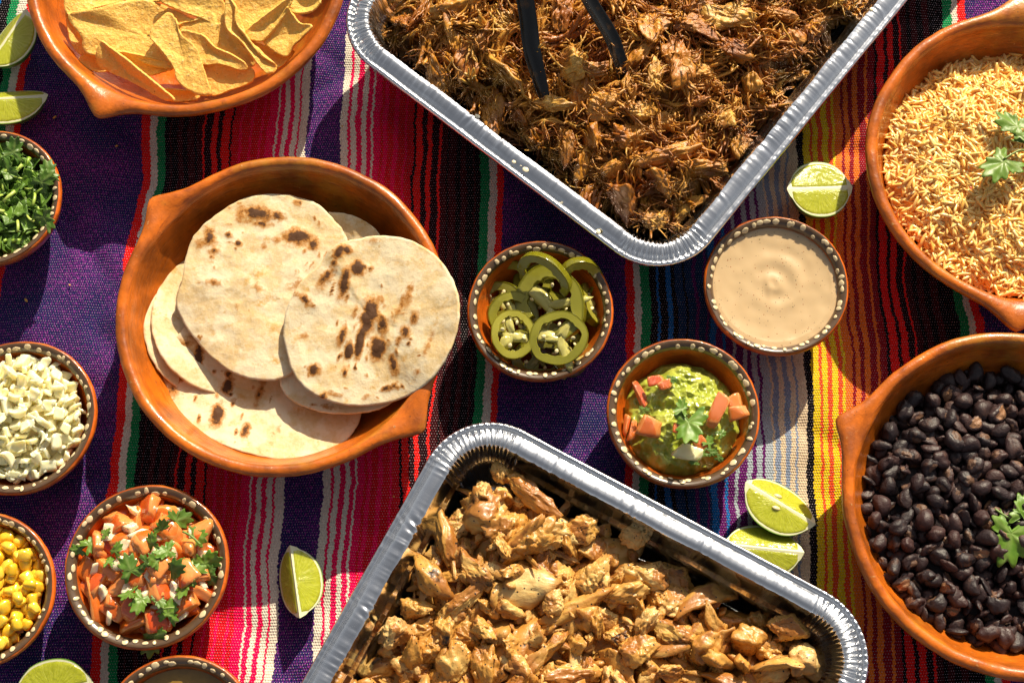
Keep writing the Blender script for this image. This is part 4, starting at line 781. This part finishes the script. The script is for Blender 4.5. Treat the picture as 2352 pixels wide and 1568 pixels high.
# ------------------------------------------------------------------ onion, corn
def m_onion():
    g = G("diced onion"); r = g.rnd(); n = g.noise(130.0, 3.0, .5, g.jit()); c = g.mix(r, (.88, .82, .58), (.86, .77, .42)); c = g.mix(g.math('MULTIPLY', n, .5), c, (.86, .80, .46))
    st = g.n("VectorMath", {"operation": 'MULTIPLY'}, _0=g.jit(), _1=(.15, 1.0, 1.0)).outputs[0]
    g.p(Base_Color=c, Roughness=.16, Specular_IOR_Level=.7, Subsurface_Weight=.8, Subsurface_Radius=(.006, .005, .003), Subsurface_Scale=1.0, Coat_Weight=.3, Coat_Roughness=.06); g.bump(g.noise(600.0, 2.0, .5, st), .0004, .5); return g.m
ONION = m_onion()
def onion_protos(rng, n, L=.0052):
    pr = []
    for k in range(n):
        V, F, _ = chunk_shape(rng, 3, (1, .85, .36), boxy=True, p=34, amp=.04); V[:, 2] += rng.uniform(.1, .3) * V[:, 0] ** 2; V[:, 0] += rng.normal(0, .2) * V[:, 1]; pr.append(Proto("onion_piece", V * L * rng.uniform(.8, 1.15, 3), F, ONION))
    return pr
def build_onion():
    rng = np.random.default_rng(606); c = oni_c; t = thing("diced_onion", "diced white onion heaped in the small bowl at the left edge", "onion", (c[0], c[1], .01)); pr = onion_protos(rng, 12)
    def zf(x, y): r = np.hypot(x - c[0], y - c[1]); return .036 + .013 * (1 - (r / .045) ** 2) + .003 * noise(xyz(x / .015, y / .015), 4)
    ins, box = scatter_disc(c, .0455); bed(t, "onion_bed", ins, box, lambda x, y: zf(x, y) - .006, ONION, 50, 1, rough=.002); X = []
    for layer, dm, dz, n in ((0, .0068, -.003, 130), (1, .0072, .0005, 120), (2, .0105, .004, 60)): X += simple_xf(rng, poisson(rng, n, ins, box, dm, 4000), zf, 12, (.65, 1.15), .8, dz, layer)
    heap(t, "onion_piece", pr, frame_first(X), "onion_pieces")
build_onion()
def build_corn():
    rng = np.random.default_rng(707); c = corn_c; g = G("corn kernel"); n = g.noise(90.0, 3.0, .5, g.jit())
    g.p(Base_Color=g.mix(g.rnd(), (.74, .44, .016), (.80, .55, .06)), Roughness=.22, Subsurface_Weight=.3, Subsurface_Radius=(.004, .002, .0005), Subsurface_Scale=.6, Coat_Weight=.4, Coat_Roughness=.1); g.bump(n, .0012, .5)
    t = thing("corn_kernels", "yellow corn kernels in the small bowl in the lower left corner", "corn", (c[0], c[1], .01)); pr = []; D, F = ico(3)
    for k in range(7):
        V = np.sign(D) * np.abs(D) ** .72; V = V * [.0055, .0048, .0038] * rng.uniform(.9, 1.1, 3); V[:, 1:] *= (1 - .38 * np.clip(-V[:, 0] / .0068, -1, 1) * .9)[:, None]; V += D * (.0008 * noise(D * 2.2, k))[:, None]; pr.append(Proto("corn_kernel", V, F, g.m))
    def zf(x, y): r = np.hypot(x - c[0], y - c[1]); return .033 + .010 * (1 - (r / .045) ** 2)
    ins, box = scatter_disc(c, .0445); bed(t, "corn_bed", ins, box, lambda x, y: zf(x, y) - .006, g.m, 50, 1, rough=.002); X = []
    for layer, dm, dz, n in ((0, .0074, -.003, 120), (1, .0078, .0015, 110), (2, .0125, .006, 40)): X += simple_xf(rng, poisson(rng, n, ins, box, dm, 4000), zf, 7, (.8, 1.08), .9, dz, layer)
    heap(t, "corn_kernel", pr, frame_first(X), "corn_rest")
build_corn()

# ------------------------------------------------------------------ tomato salsa (pico)
def m_tomato():
    g = G("tomato"); n = g.noise(140.0, 4.0, .6, g.jit()); r = g.rnd(); fl = g.mix(n, (.66, .17, .035), (.78, .33, .10)); fl = g.mix(g.math('MULTIPLY', r, .5), fl, (.74, .27, .05))
    c = g.mix(g.ramp(g.attr("skin"), [(0.45, 0.0), (0.55, 1.0)]), fl, g.mix(r, (.58, .070, .010), (.70, .18, .018)))
    g.p(Base_Color=c, Roughness=g.math('MULTIPLY_ADD', n, .2, .10), Coat_Weight=.4, Coat_Roughness=.06, Specular_IOR_Level=.6, Subsurface_Weight=.3, Subsurface_Radius=(.004, .0015, .0006), Subsurface_Scale=.7); g.bump(n, .0012, .45); return g.m
TOM = m_tomato()
def tomato_protos(rng, n, L=.0082):
    pr = []
    for k in range(n):
        d = (1.25, .8, .6) if k % 3 else (1.7, .72, .52)
        V, F, dom = chunk_shape(rng, 3, (1, 1, 1), boxy=True, p=26, amp=.10); V *= d; V[:, 2] -= .12 * V[:, 0] ** 2; pr.append(Proto("tomato_piece", V * L * rng.uniform(.85, 1.15, 3), F, TOM, {"skin": (dom == 4).astype(float)}))
    return pr
def build_pico():
    rng = np.random.default_rng(808); c = pico_c; t = thing("tomato_salsa", "chopped tomato, onion and cilantro heaped in the small bowl at the lower left", "salsa", (c[0], c[1], .01)); tp = tomato_protos(rng, 12, .0094); op = onion_protos(rng, 6, .0066)
    def zf(x, y): r = np.hypot(x - c[0] + .002, y - c[1]); return .032 + .014 * (1 - (r / .045) ** 2)
    ins, box = scatter_disc((c[0] - .001, c[1]), .0425); bed(t, "salsa_bed", ins, box, lambda x, y: zf(x, y) - .006, TOM, 50, 1, rough=.002); X = []
    for layer, dm, dz, n in ((0, .0115, -.004, 60), (1, .0138, .001, 46), (2, .021, .005, 17)): X += simple_xf(rng, poisson(rng, n, ins, box, dm, 4000), zf, 12, (.72, 1.1), .6, dz, layer)
    heap(t, "tomato_piece", tp, X, "tomato_rest")
    g = G('onion in tomato juice'); g.p(Base_Color=g.mix(g.rnd(), (.78, .60, .42), (.82, .68, .46)), Roughness=.15, Subsurface_Weight=.7, Subsurface_Radius=(.006, .004, .002), Subsurface_Scale=1.0, Coat_Weight=.3)
    for q in op: q.me.materials[0] = g.m
    heap(t, "onion_piece", op, simple_xf(rng, poisson(rng, 26, ins, box, .0125, 3000), zf, 6, (.7, 1.05), .7, .005, 0), "onion_rest")
    for k, (px, py, s, ang) in enumerate(((405, 1195, 1.1, 30), (445, 1232, 1.0, -10), (370, 1215, .7, 70), (300, 1310, 1.0, 110), (265, 1265, .6, 60), (205, 1250, .8, 40), (185, 1262, .6, 180), (350, 1250, .7, 100), (385, 1265, .8, 200), (395, 1310, 1.0, 20), (440, 1315, 1.1, 150), (470, 1295, 1.1, 30), (480, 1320, .8, -60), (325, 1375, .9, 250), (300, 1360, .7, 200), (365, 1375, .6, 300), (385, 1410, .9, 80), (350, 1458, 1.3, 250), (335, 1290, .7, 0), (240, 1225, .5, 20), (425, 1340, .9, 250), (360, 1290, .8, 160), (250, 1290, .5, 90))):
        p = W(px, py, .05); p = W(px, py, float(zf(p[:1], p[1:2])[0]) + .013); o = obj("cilantro_leaf", leaf_mesh(1200 + k, .0125 * s, .5, mat=LEAF if k % 3 else LEAF2), t); place(o, p - np.array(t.location), rng.normal(0, .4), rng.normal(0, .4), rad(ang))
    for a, b in (((360, 1405), (400, 1395)), ((255, 1300), (290, 1302)), ((420, 1220), (460, 1250))): obj("cilantro_stem", stem_mesh([W(*a, .052) - np.array(t.location), W((a[0] + b[0]) / 2, (a[1] + b[1]) / 2 - 4, .053) - np.array(t.location), W(*b, .052) - np.array(t.location)], .0009), t)
build_pico()

# ------------------------------------------------------------------ sauces and guacamole
def liquid(name, part, label, cat, c, r, z, mat, hf, n=90):
    t = thing(name, label, cat, (c[0], c[1], .008)); R, A = np.linspace(0.0008, r, n), np.linspace(0, 2 * PI, 180, endpoint=False); rr, aa = np.meshgrid(R, A, indexing='ij'); x, y = rr * np.cos(aa), rr * np.sin(aa)
    zz = hf(x, y, rr, aa); V = np.stack([x, y, z - .008 + zz], -1).reshape(-1, 3); V = np.concatenate([V, [[0, 0, z - .008 + zz[0].mean()]]]); F = grid_faces(n, 180, False, True); k = np.arange(180)
    obj(part, fast_mesh(part, V, [F, np.stack([np.full(180, n * 180), k, (k + 1) % 180], 1)], mat), t); return t
def m_cream():
    g = G("creamy sauce"); n = g.noise(50.0, 3.0); c = g.mix(n, (.53, .37, .20), (.58, .42, .24))
    for sc_, th, col, k in ((420.0, .19, (.30, .09, .02), .86), (620.0, .2, (.05, .04, .02), .86), (300.0, .14, (.08, .07, .03), .90)):
        vo = g.n("TexVoronoi", Vector=g.coord(), Scale=sc_); s = g.n("SeparateColor", Color=vo.outputs["Color"]).outputs[0]; c = g.mix(g.math('MULTIPLY', g.math('MULTIPLY', g.math('LESS_THAN', vo.outputs["Distance"], th), g.math('GREATER_THAN', s, k)), .85), c, col)
    g.p(Base_Color=c, Roughness=.22, Subsurface_Weight=.25, Subsurface_Radius=(.004, .003, .002), Subsurface_Scale=.5, Coat_Weight=.2, Coat_Roughness=.1); return g.m
def swirl(x, y, r, a):
    x2, y2 = x + .001, y - .001; r = np.hypot(x2, y2); a = np.arctan2(y2, x2); w = r / .016 - a / (2 * PI); h = .00042 * np.sin(2 * PI * w) * np.exp(-(r / .026) ** 2) * np.clip(r / .005, 0, 1) + .0003 * np.sin(2 * PI * r / .019 + 1) * np.exp(-(r / .035) ** 4)
    return h + .0012 * np.clip(r / .045, 0, 1) ** 8 + .0005 * noise(xyz(x / .01, y / .01), 3).reshape(x.shape) + .0012 * np.exp(-((x2 + .004) / .003) ** 2 - ((y2 + .001) / .007) ** 2)
liquid("cream_sauce", "sauce_surface", "creamy beige sauce with specks and a spiral swirl in its small bowl", "sauce", cre_c, .0484, .0368, m_cream(), swirl)
g_ = G("thin brown salsa"); n_ = g_.noise(120.0, 4.0); g_.p(Base_Color=g_.mix(n_, (.16, .085, .012), (.30, .17, .03)), Roughness=.12, Coat_Weight=.5); g_.bump(n_, .001, .3)
liquid("brown_salsa", "salsa_surface", "thin brown salsa in the bowl cut off by the bottom edge", "salsa", sal_c, .0475, .034, g_.m, lambda x, y, r, a: .0004 * noise(xyz(x / .012, y / .012), 5).reshape(x.shape))
def build_guac():
    rng = np.random.default_rng(909); c = guac_c; g = G("guacamole"); n = g.noise(110.0, 5.0, .6); n2 = g.noise(40.0, 3.0)
    col = g.mix(g.ramp(n, [(0.32, 0.0), (.66, 1.0)]), (.25, .30, .022), (.43, .47, .075)); col = g.mix(g.ramp(n2, [(0.5, 0.0), (0.7, .6)]), col, (.46, .42, .09)); sp = g.noise(700.0, 1.0); col = g.mix(g.ramp(sp, [(0.73, 0.0), (.77, .8)]), col, (.03, .03, .01))
    g.p(Base_Color=col, Roughness=.2, Subsurface_Weight=.2, Subsurface_Radius=(.003, .003, .0008), Subsurface_Scale=.5, Coat_Weight=.25, Coat_Roughness=.1); g.bump(n, .0015, .5)
    t = thing("guacamole_serving", "lumpy green guacamole with tomato in its small dotted bowl", "guacamole", (c[0], c[1], .008))
    nr, na = 90, 220; R, A = np.meshgrid(np.linspace(.0005, 1, nr), np.linspace(0, 2 * PI, na, endpoint=False), indexing='ij'); out = .0450 + .0045 * noise(xyz(np.cos(A) * 2, np.sin(A) * 2), 6).reshape(A.shape) + .002 * noise(xyz(np.cos(A) * 7, np.sin(A) * 7), 16).reshape(A.shape)
    x, y = R * out * np.cos(A), R * out * np.sin(A); q = xyz(x, y)
    z = .022 + .0185 * (1 - R ** 3.0) ** .9 + (R < .97) * (.0085 * fbm(q / .015, 2, 31).reshape(R.shape) + .0022 * (1 - 2.4 * np.abs(fbm(q / .0080, 2, 12))).reshape(R.shape) + .0005 * fbm(q / .0024, 2, 44).reshape(R.shape)) * np.clip((1 - R) * 14, 0, 1)
    x = x + .0014 * fbm(q / .006, 2, 71).reshape(R.shape); V = np.stack([x + .001, y - .002, z - .008], -1).reshape(-1, 3); obj("guacamole_mound", fast_mesh("guacamole_mound", V, grid_faces(nr, na, False, True), g.m), t)
    B = np.array(t.location); S = 420 / 1646 * K
    tp = tomato_protos(rng, 8, 1.0); op = onion_protos(rng, 3, 1.0)
    for zx, zy, L, w, h, ang, z, rx, ry, k in ((390, 560, 11.5, 3.6, 3.6, 115, .036, .5, .1, 1), (545, 440, 7, 4, 3.2, 20, .045, 0, 0, 2), (630, 480, 6.4, 3.4, 3, 15, .046, .2, 0, 4), (480, 900, 9.2, 8, 6.5, -25, .047, .2, .2, 5), (265, 860, 9.5, 1.9, 4, 80, .034, .2, .2, 7), (320, 920, 8.5, 2.8, 4, 80, .036, .2, 0, 1), (1150, 720, 14, 5.6, 3.4, -110, .052, .3, .1, 2), (1310, 655, 7, 5.5, 4, 20, .046, 0, 0, 4), (1350, 755, 8, 5.5, 4.2, 5, .046, .2, 0, 5), (980, 1050, 6.5, 5, 4.2, -45, .046, 0, .2, 1), (760, 910, 4, 4, 3, 0, .05, 0, 0, 2)):
        p = W((1500 + zx * 420 / 1646) * K, (840 + zy * 420 / 1646) * K, z) - B; pr = tp[k]; bb = pr.V.max(0) - pr.V.min(0)
        obj("tomato_piece", pr.me, t, M=Matrix.Translation(p.tolist()) @ Euler((rx, ry, rad(ang))).to_matrix().to_4x4() @ Matrix.Diagonal((L * 2.0e-3 / bb[0], w * 2.2e-3 / bb[1], h * 1.7e-3 / bb[2], 1)))
    p = W((1500 + 855 * .2552) * K, (840 + 1130 * .2552) * K, .045) - B; obj("onion_piece", op[0].me, t, M=Matrix.Translation(p.tolist()) @ Euler((.2, 0, -.3)).to_matrix().to_4x4() @ Matrix.Diagonal((.0085, .0075, .008, 1)))
    for k, (zx, zy, s, ang, rx, ry) in enumerate(((865, 840, 1.75, 262, .25, -.25), (800, 720, .8, 80, .2, .2), (1060, 1050, .65, 60, .4, .3), (1010, 1140, .55, 200, .3, .3), (940, 1225, .5, 180, .2, .4), (1090, 1140, .5, 0, .2, .2), (1160, 1190, .4, 330, .2, .2), (690, 425, .5, 0, .1, .2), (1180, 960, .5, 30, .1, .2), (420, 730, .5, 0, .3, .3))):
        p = W((1500 + zx * .2552) * K, (840 + zy * .2552) * K, .0555 if k < 2 else .047) - B; o = obj("cilantro_leaf", leaf_mesh(1500 + k, .0105 * s, .5, mat=LEAF if k < 3 else LEAF2), t); place(o, p, rx, ry, rad(ang))
build_guac()

# ------------------------------------------------------------------ pickled pepper slices
def m_pepper():
    g = G("pickled pepper"); n = g.noise(80.0, 4.0, .55, g.jit()); c = g.mix(g.attr("face"), g.mix(n, (.17, .155, .006), (.25, .225, .010)), g.mix(n, (.34, .32, .035), (.44, .40, .065))); c = g.mix(g.math('MULTIPLY', g.rnd(), .35), c, (.13, .15, .012))
    g.p(Base_Color=c, Roughness=.16, Subsurface_Weight=.3, Subsurface_Radius=(.004, .004, .0008), Subsurface_Scale=.6, Coat_Weight=.4, Coat_Roughness=.07); g.glow(g.mix(.5, c, (.5, .45, .02)), .2); g.bump(n, .0012, .35); return g.m
PEP = m_pepper(); g_ = G("pepper membrane"); g_.p(Base_Color=(.46, .42, .13), Roughness=.22, Subsurface_Weight=.4, Subsurface_Radius=(.004, .004, .001), Subsurface_Scale=.6); MEMB = g_.m
g_ = G("pepper seed"); g_.p(Base_Color=(.72, .62, .33), Roughness=.3); SEED = g_.m
def pepper(label, px, py, z, rx, ry, wall, h, rot, seed, memb=True, arc=(0, 2 * PI)):
    rng = np.random.default_rng(seed); full = arc[1] - arc[0] > 6.2; na = 84; A = np.linspace(arc[0], arc[1], na, endpoint=not full); wob = 1 + .06 * noise(xyz(np.cos(A) * 1.3, np.sin(A) * 1.3), seed) + .02 * noise(xyz(np.cos(A) * 5, np.sin(A) * 5), seed + 1)
    cs = spline(np.array([(0, -.46), (0, .46), (-.12, .5), (-.88, .5), (-1, .42), (-1, -.42), (-.88, -.5), (-.12, -.5)]), 26, True); V = []; f = []
    for a, w in zip(A, wob):
        wl = wall * (1 + .35 * noise(np.array([[math.cos(a) * 1.6, math.sin(a) * 1.6, seed]]), seed + 4)[0] + .55 * max(0, noise(np.array([[math.cos(a) * 3.5, math.sin(a) * 3.5, seed]]), seed + 6)[0])); r1 = rx * w + cs[:, 0] * wl; r2 = ry * w + cs[:, 0] * wl
        V.append(np.stack([r1 * math.cos(a), r2 * math.sin(a), cs[:, 1] * h + .0008 * math.sin(2 * a + seed)], 1)); f.append(np.clip(np.where(cs[:, 0] > -.08, 0, 1), 0, 1))
    n = len(cs); V = np.concatenate(V); F = [grid_faces(na, n, full, True)]
    if not full: k = np.arange(1, n - 1); F.append(np.concatenate([np.stack([np.zeros(n - 2, int), k + 1, k], 1), (na - 1) * n + np.stack([np.zeros(n - 2, int), k, k + 1], 1)]))
    p = W(px, py, z); t = thing("pepper_slice", label, "pepper slice", p.tolist(), "pickled pepper slices"); t.rotation_euler = tuple(rad(a) for a in rot); obj("flesh_ring", fast_mesh("flesh_ring", V, F, PEP, True, {"face": np.concatenate(f)}), t)
    if memb:
        for k in range(3):
            a = seed + k * 2.1; V, Fm, _ = chunk_shape(rng, 3, (rx * .46, .0042, h * .38), 8, 6, .45, nscale=1.5); o = obj("membrane", fast_mesh("membrane", V, Fm, MEMB), t); place(o, (.40 * rx * math.cos(a), .40 * ry * math.sin(a), -.0004), 0, 0, a)
        for k in range(4):
            a = seed * 1.7 + k * 1.6; V, Fs = ico(2); o = obj("seed", fast_mesh("seed", V * [.0019, .0016, .0008], Fs, SEED), t); place(o, (.5 * rx * math.cos(a), .5 * ry * math.sin(a), h * .45), rng.normal(0, .4), rng.normal(0, .4), a)
    return t
pepper("dark pepper slice at the back left, lowest in the bowl", 1170, 640, .022, .0170, .0150, .0065, .007, (20, -30, 20), 1, False)
pepper("pepper ring lying at the very front of the bowl", 1240, 822, .024, .0225, .0160, .0070, .007, (18, 0, 5), 2)
pepper("dark pepper ring tucked against the right wall", 1358, 700, .028, .0150, .0180, .0060, .006, (5, 55, 25), 3)
pepper("thick pepper ring buried under the others in the middle", 1255, 735, .024, .0230, .0220, .0080, .008, (4, 6, 40), 11)
pepper("pepper ring behind the two front rings, at the left", 1178, 725, .032, .0200, .0190, .0062, .0065, (12, 14, 0), 4)
pepper("green half ring standing at the upper right of the bowl", 1332, 645, .037, .0210, .0185, .0075, .0062, (10, 58, -62), 5, False, (0.4, 4.2))
pepper("very large sliced pepper ring in the middle of the bowl", 1264, 700, .040, .0270, .0320, .0095, .0072, (-8, -18, 28), 6, True, (-2.2, 3.2))
pepper("yellowish pepper strip on top at the back of the bowl", 1252, 632, .049, .0225, .0150, .0065, .0065, (50, 6, -34), 7, False, (-.3, 3.6))
pepper("front left pepper ring with pale seeds", 1178, 768, .046, .0170, .0190, .0052, .006, (6, 4, 10), 8)
pepper("front right pepper ring, wider than its left neighbour", 1283, 776, .047, .0225, .0205, .0060, .006, (6, -8, 15), 9)
for k_, (lab_, px_, py_) in enumerate((("pepper piece under the others at the far left of the bowl", 1150, 690), ("pepper piece under the others at the front left of the bowl", 1195, 815), ("pepper piece under the others at the front right of the bowl", 1310, 815), ("pepper piece under the others at the far back of the bowl", 1225, 650))):
    pepper(lab_, px_, py_, .022, .0175, .0150, .0068, .007, (15 - 8 * k_, 10 * k_ - 15, 40 * k_), 20 + k_, k_ % 2 == 0)
V_, F_, _ = chunk_shape(np.random.default_rng(3), 3, (.0075, .0022, .0016), 8, 6, .3); o_ = obj("pepper_scrap", fast_mesh("pepper_scrap", V_, F_, MEMB), loc=W(1345, 822, .030).tolist()); o_.rotation_euler = (0, 0, .3); tag(o_, "pale scrap of pepper membrane on the front right wall of the bowl", "pepper scrap")

# ------------------------------------------------------------------ limes
def m_peel():
    g = G("lime peel"); n = g.noise(60.0, 3.0); vo = g.n("TexVoronoi", Vector=g.coord(), Scale=700.0).outputs["Distance"]; c = g.mix(n, (.045, .16, .008), (.13, .27, .015))
    g.p(Base_Color=c, Roughness=.32, Specular_IOR_Level=.5, Coat_Weight=.2); g.bump(vo, .0006, .5); return g.m
def m_pith():
    g = G("lime pith"); n = g.noise(150.0, 3.0); e = g.attr("fr"); c = g.mix(n, (.62, .64, .38), (.72, .70, .50)); c = g.mix(g.ramp(e, [(0.955, 0.0), (.985, 1.0)]), c, (.16, .30, .02)); g.p(Base_Color=c, Roughness=.45, Subsurface_Weight=.3, Subsurface_Radius=(.004, .004, .002), Subsurface_Scale=.5); return g.m
def m_pulp():
    g = G("lime pulp"); fx, fr = g.attr("fx"), g.attr("fy"); ang = g.math('ARCTAN2', fr, fx); rr = g.math('SQRT', g.math('ADD', g.math('MULTIPLY', fx, fx), g.math('MULTIPLY', fr, fr)))
    v = g.n("CombineXYZ", X=g.math('MULTIPLY', ang, 14.0), Y=g.math('MULTIPLY', rr, 130.0), Z=g.math('MULTIPLY', g.rnd(), 30.0)).outputs[0]; n = g.n("TexNoise", Vector=v, Scale=1.0, Detail=4.0, Roughness=.6).outputs["Fac"]; big = g.noise(70.0, 2.0)
    c = g.mix(g.ramp(n, [(0.3, 0.0), (.72, 1.0)]), (.40, .43, .014), (.62, .64, .085)); c = g.mix(g.math('MULTIPLY', big, .4), c, (.52, .54, .04))
    g.p(Base_Color=c, Roughness=.13, Subsurface_Weight=.7, Subsurface_Radius=(.007, .007, .0012), Subsurface_Scale=1.0, Coat_Weight=.4, Coat_Roughness=.06); g.glow(g.mix(.5, c, (.75, .78, .03)), .22); g.bump(n, .0012, .45); return g.m
PEEL, PITH, PULP = m_peel(), m_pith(), m_pulp()
def lime(label, px, py, ang, L=.052, R=.0235, alpha=52, roll=0, pitch=0, seed=0, seeds=0):
    a = L / 2; al = rad(alpha); nx = 60; xs = np.linspace(-1, 1, nx); rho = R * np.clip(1 - np.abs(xs) ** 2.25, 0, 1) ** .56; rho = np.maximum(rho, .0004); X = xs * a
    X = X + np.sign(X) * .0022 * np.clip((np.abs(xs) - .93) / .07, 0, 1)
    Mr = Euler((rad(roll), rad(pitch), rad(ang))).to_matrix(); npz = 40; ph = np.linspace(-al, al, npz); P = np.stack([np.repeat(X, npz), (rho[:, None] * np.sin(ph)).ravel(), (-rho[:, None] * np.cos(ph)).ravel()], 1)
    low = (P @ np.array(Mr).T)[:, 2].min(); c = W(px, py, -low * .75); t = thing("lime_wedge", label, "lime", (c[0], c[1], -low - .0008), "lime wedges on the cloth"); t.rotation_euler = Mr.to_euler()
    P += .0003 * np.stack([noise(P / .004, seed + q) for q in range(3)], 1) * 0
    obj("peel", fast_mesh("peel", P, grid_faces(nx, npz), PEEL), t)
    for s in (1, -1):
        nr = 24; f = np.linspace(0, 1, nr); d = np.array([0, s * math.sin(al), -math.cos(al)]); n = np.array([0, s * math.cos(al), math.sin(al)])
        Q = np.stack([np.repeat(X, nr), np.zeros(nx * nr), np.zeros(nx * nr)], 1) + (rho[:, None] * f).ravel()[:, None] * d; F = grid_faces(nx, nr); F = F if s < 0 else F[:, ::-1]
        obj("pith", fast_mesh("pith", Q, F, PITH, True, {"fr": np.tile(f, nx)}), t)
        m = (np.abs(xs) < .955); Xp, rp = X[m], rho[m]; core = .0011 + .0012 * (np.abs(Xp) / a) ** 3; top = np.maximum(rp - .0017, core + .0003); g2 = np.linspace(0, 1, nr); rad_ = core[:, None] + (top - core)[:, None] * g2
        k = np.stack([np.repeat(Xp, nr), np.zeros(rad_.size), np.zeros(rad_.size)], 1) + rad_.ravel()[:, None] * d; edge = np.minimum(np.minimum(g2, 1 - g2)[None] * 8, np.minimum(1, (1 - np.abs(np.linspace(-1, 1, len(Xp)))) * 10)[:, None]); hgt = -.0002 + .0007 * np.clip(edge, 0, 1) ** .5
        hgt = hgt.ravel() + .00028 * noise(k / .0022, seed + 5); k = k + hgt[:, None] * n; F = grid_faces(len(Xp), nr); F = F if s < 0 else F[:, ::-1]
        obj("pulp", fast_mesh("pulp", k, F, PULP, True, {"fx": np.repeat(Xp, nr), "fy": rad_.ravel()}), t)
    for k in range(seeds):
        V, F = ico(2); d = np.array([0, (1 if k == 0 else -1) * math.sin(al), -math.cos(al)]); o = obj("seed", fast_mesh("seed", V * [.0034, .0018, .0012], F, SEED), t); o.location = (d * .0055 + np.array([-.004 + .003 * k, 0, .0008])).tolist(); o.rotation_euler = (0, 0, .3)
    return t
lime("shaded lime wedge in the upper left corner, standing on its side", 20, 92, 62, .054, .0225, 64, -20, 0, 1)
lime("shaded lime wedge at the left edge, below the other one", 18, 230, 4, .064, .0225, 62, -24, 0, 2)
lime("half lit round lime wedge between the rice and the cream sauce", 1880, 438, 2, .048, .0245, 86, -6, 0, 3)
lime("lime wedge with a visible seed beside the bean bowl", 1790, 1157, -32, .056, .0230, 68, -22, 0, 4, 2)
lime("lime wedge partly hidden behind the rim of the chicken pan", 1752, 1260, -6, .056, .0225, 68, -12, 0, 5)
lime("narrow lime wedge on the white stripes between tomato salsa and chicken", 679, 1336, 100, .0500, .0225, 50, -12, 0, 6)
lime("lime wedge cut off by the bottom edge, next to the corn bowl", 128, 1588, 12, .054, .0235, 76, 25, 0, 7)

# ------------------------------------------------------------------ tongs, fat drops, crumbs
def build_tongs():
    g = G("black glossy plastic"); n = g.noise(90.0, 4.0); c = g.mix(g.ramp(n, [(0.55, 0.0), (.75, .5)]), (.006, .006, .006), (.16, .075, .015)); g.p(Base_Color=c, Roughness=g.math('MULTIPLY_ADD', n, .25, .08), Specular_IOR_Level=.5)
    b = W(1300, 100, .05); t = thing("serving_tongs", "black plastic tongs with their tips in the shredded pork", "tongs", b.tolist())
    for px in ([(1252, 232, .052), (1240, 190, .062), (1222, 120, .078), (1213, 50, .094), (1202, -20, .110), (1185, -130, .135), (1190, -250, .160), (1230, -330, .172)],
               [(1432, 190, .055), (1426, 150, .064), (1402, 85, .080), (1360, 15, .096), (1325, -50, .112), (1290, -140, .136), (1262, -250, .160), (1240, -330, .172)]):
        P = spline(np.array([W(*p) for p in px]), 70); s = np.linspace(0, 1, 70); w = (.0042 + .0026 * np.clip(s / .25, 0, 1)) * np.clip((s + .012) / .06, .25, 1)
        T = np.gradient(P, axis=0); T /= np.linalg.norm(T, axis=1, keepdims=True); side = np.cross(T, [.0, .35, 1.0]); side /= np.linalg.norm(side, axis=1, keepdims=True); up = np.cross(side, T)
        cs = spline(np.array([(-1, .25), (-.55, .02), (0, -.1), (.55, .02), (1, .25), (.95, -.05), (.5, -.32), (0, -.42), (-.5, -.32), (-.95, -.05)]), 30, True)
        V = P[:, None] + w[:, None, None] * (cs[None, :, :1] * side[:, None] + cs[None, :, 1:] * up[:, None]); V = np.concatenate([V.reshape(-1, 3), P[:1] - T[:1] * .003, P[-1:]]) - b; k = np.arange(30); k2 = (k + 1) % 30
        obj("arm", fast_mesh("arm", V, [grid_faces(70, 30, False, True), np.concatenate([np.stack([np.full(30, 2100), k2, k], 1), np.stack([np.full(30, 2101), 69 * 30 + k, 69 * 30 + k2], 1)])], g.m), t)
    V, F = ico(2); obj("hinge", fast_mesh("hinge", V * [.012, .012, .008], F, g.m), t, loc=(W(1235, -335, .172) - b).tolist())
build_tongs()
g_ = G("congealed fat"); g_.p(Base_Color=(.78, .70, .52), Roughness=.3, Subsurface_Weight=.3, Subsurface_Radius=(.003, .003, .002), Subsurface_Scale=.5)
for k, (px, py, s) in enumerate(((1180, 372, 5), (1207, 390, 8), (1196, 381, 2.2), (1285, 467, 3.2), (1374, 532, 6), (2180 * K, 22, 6), (1096, 268, 7))):
    rng_ = np.random.default_rng(k); V, F = ico(2); V = V * (1 + .25 * noise(V * 1.5 + k, k))[:, None] * [s * .345 * mm, s * .345 * mm * rng_.uniform(.6, 1), .0005]; c_ = W(px, py, PAN_H + .0013)
    o_ = obj("fat_drop", fast_mesh("fat_drop", V, F, g_.m), pork_pan[0], loc=(c_ - np.array(pork_pan[0].location)).tolist()); o_.rotation_euler = (0, 0, rad(-35))
g_ = G("yellow crumb"); g_.p(Base_Color=(.62, .36, .06), Roughness=.6)
rng_ = np.random.default_rng(77)
for lab, px, py in (("tiny yellow crumb right of the shaded lime wedges", 125, 270), ("tiny yellow crumb on the lit purple band above the onion bowl", 160, 655), ("tiny yellow crumb on the dark band below the chip bowl", 268, 335), ("tiny yellow crumb left of the lit purple band, near the cilantro bowl", 60, 690), ("tiny yellow crumb on the purple stripe right of the chip bowl", 786, 290), ("tiny yellow crumb on the red stripes above the chicken pan", 905, 1140), ("tiny yellow crumb beside the jalapeno bowl on the purple band", 1440, 930)):
    V, F, _ = chunk_shape(rng_, 2, np.array([.0016, .0011, .0007]) * rng_.uniform(.5, 1.2)); o_ = obj("crumb", fast_mesh("crumb", V, F, g_.m), loc=W(px, py, .0004).tolist()); o_.rotation_euler = (0, 0, rng_.uniform(0, 6))
    tag(o_, lab, "crumb", "crumbs scattered on the cloth")
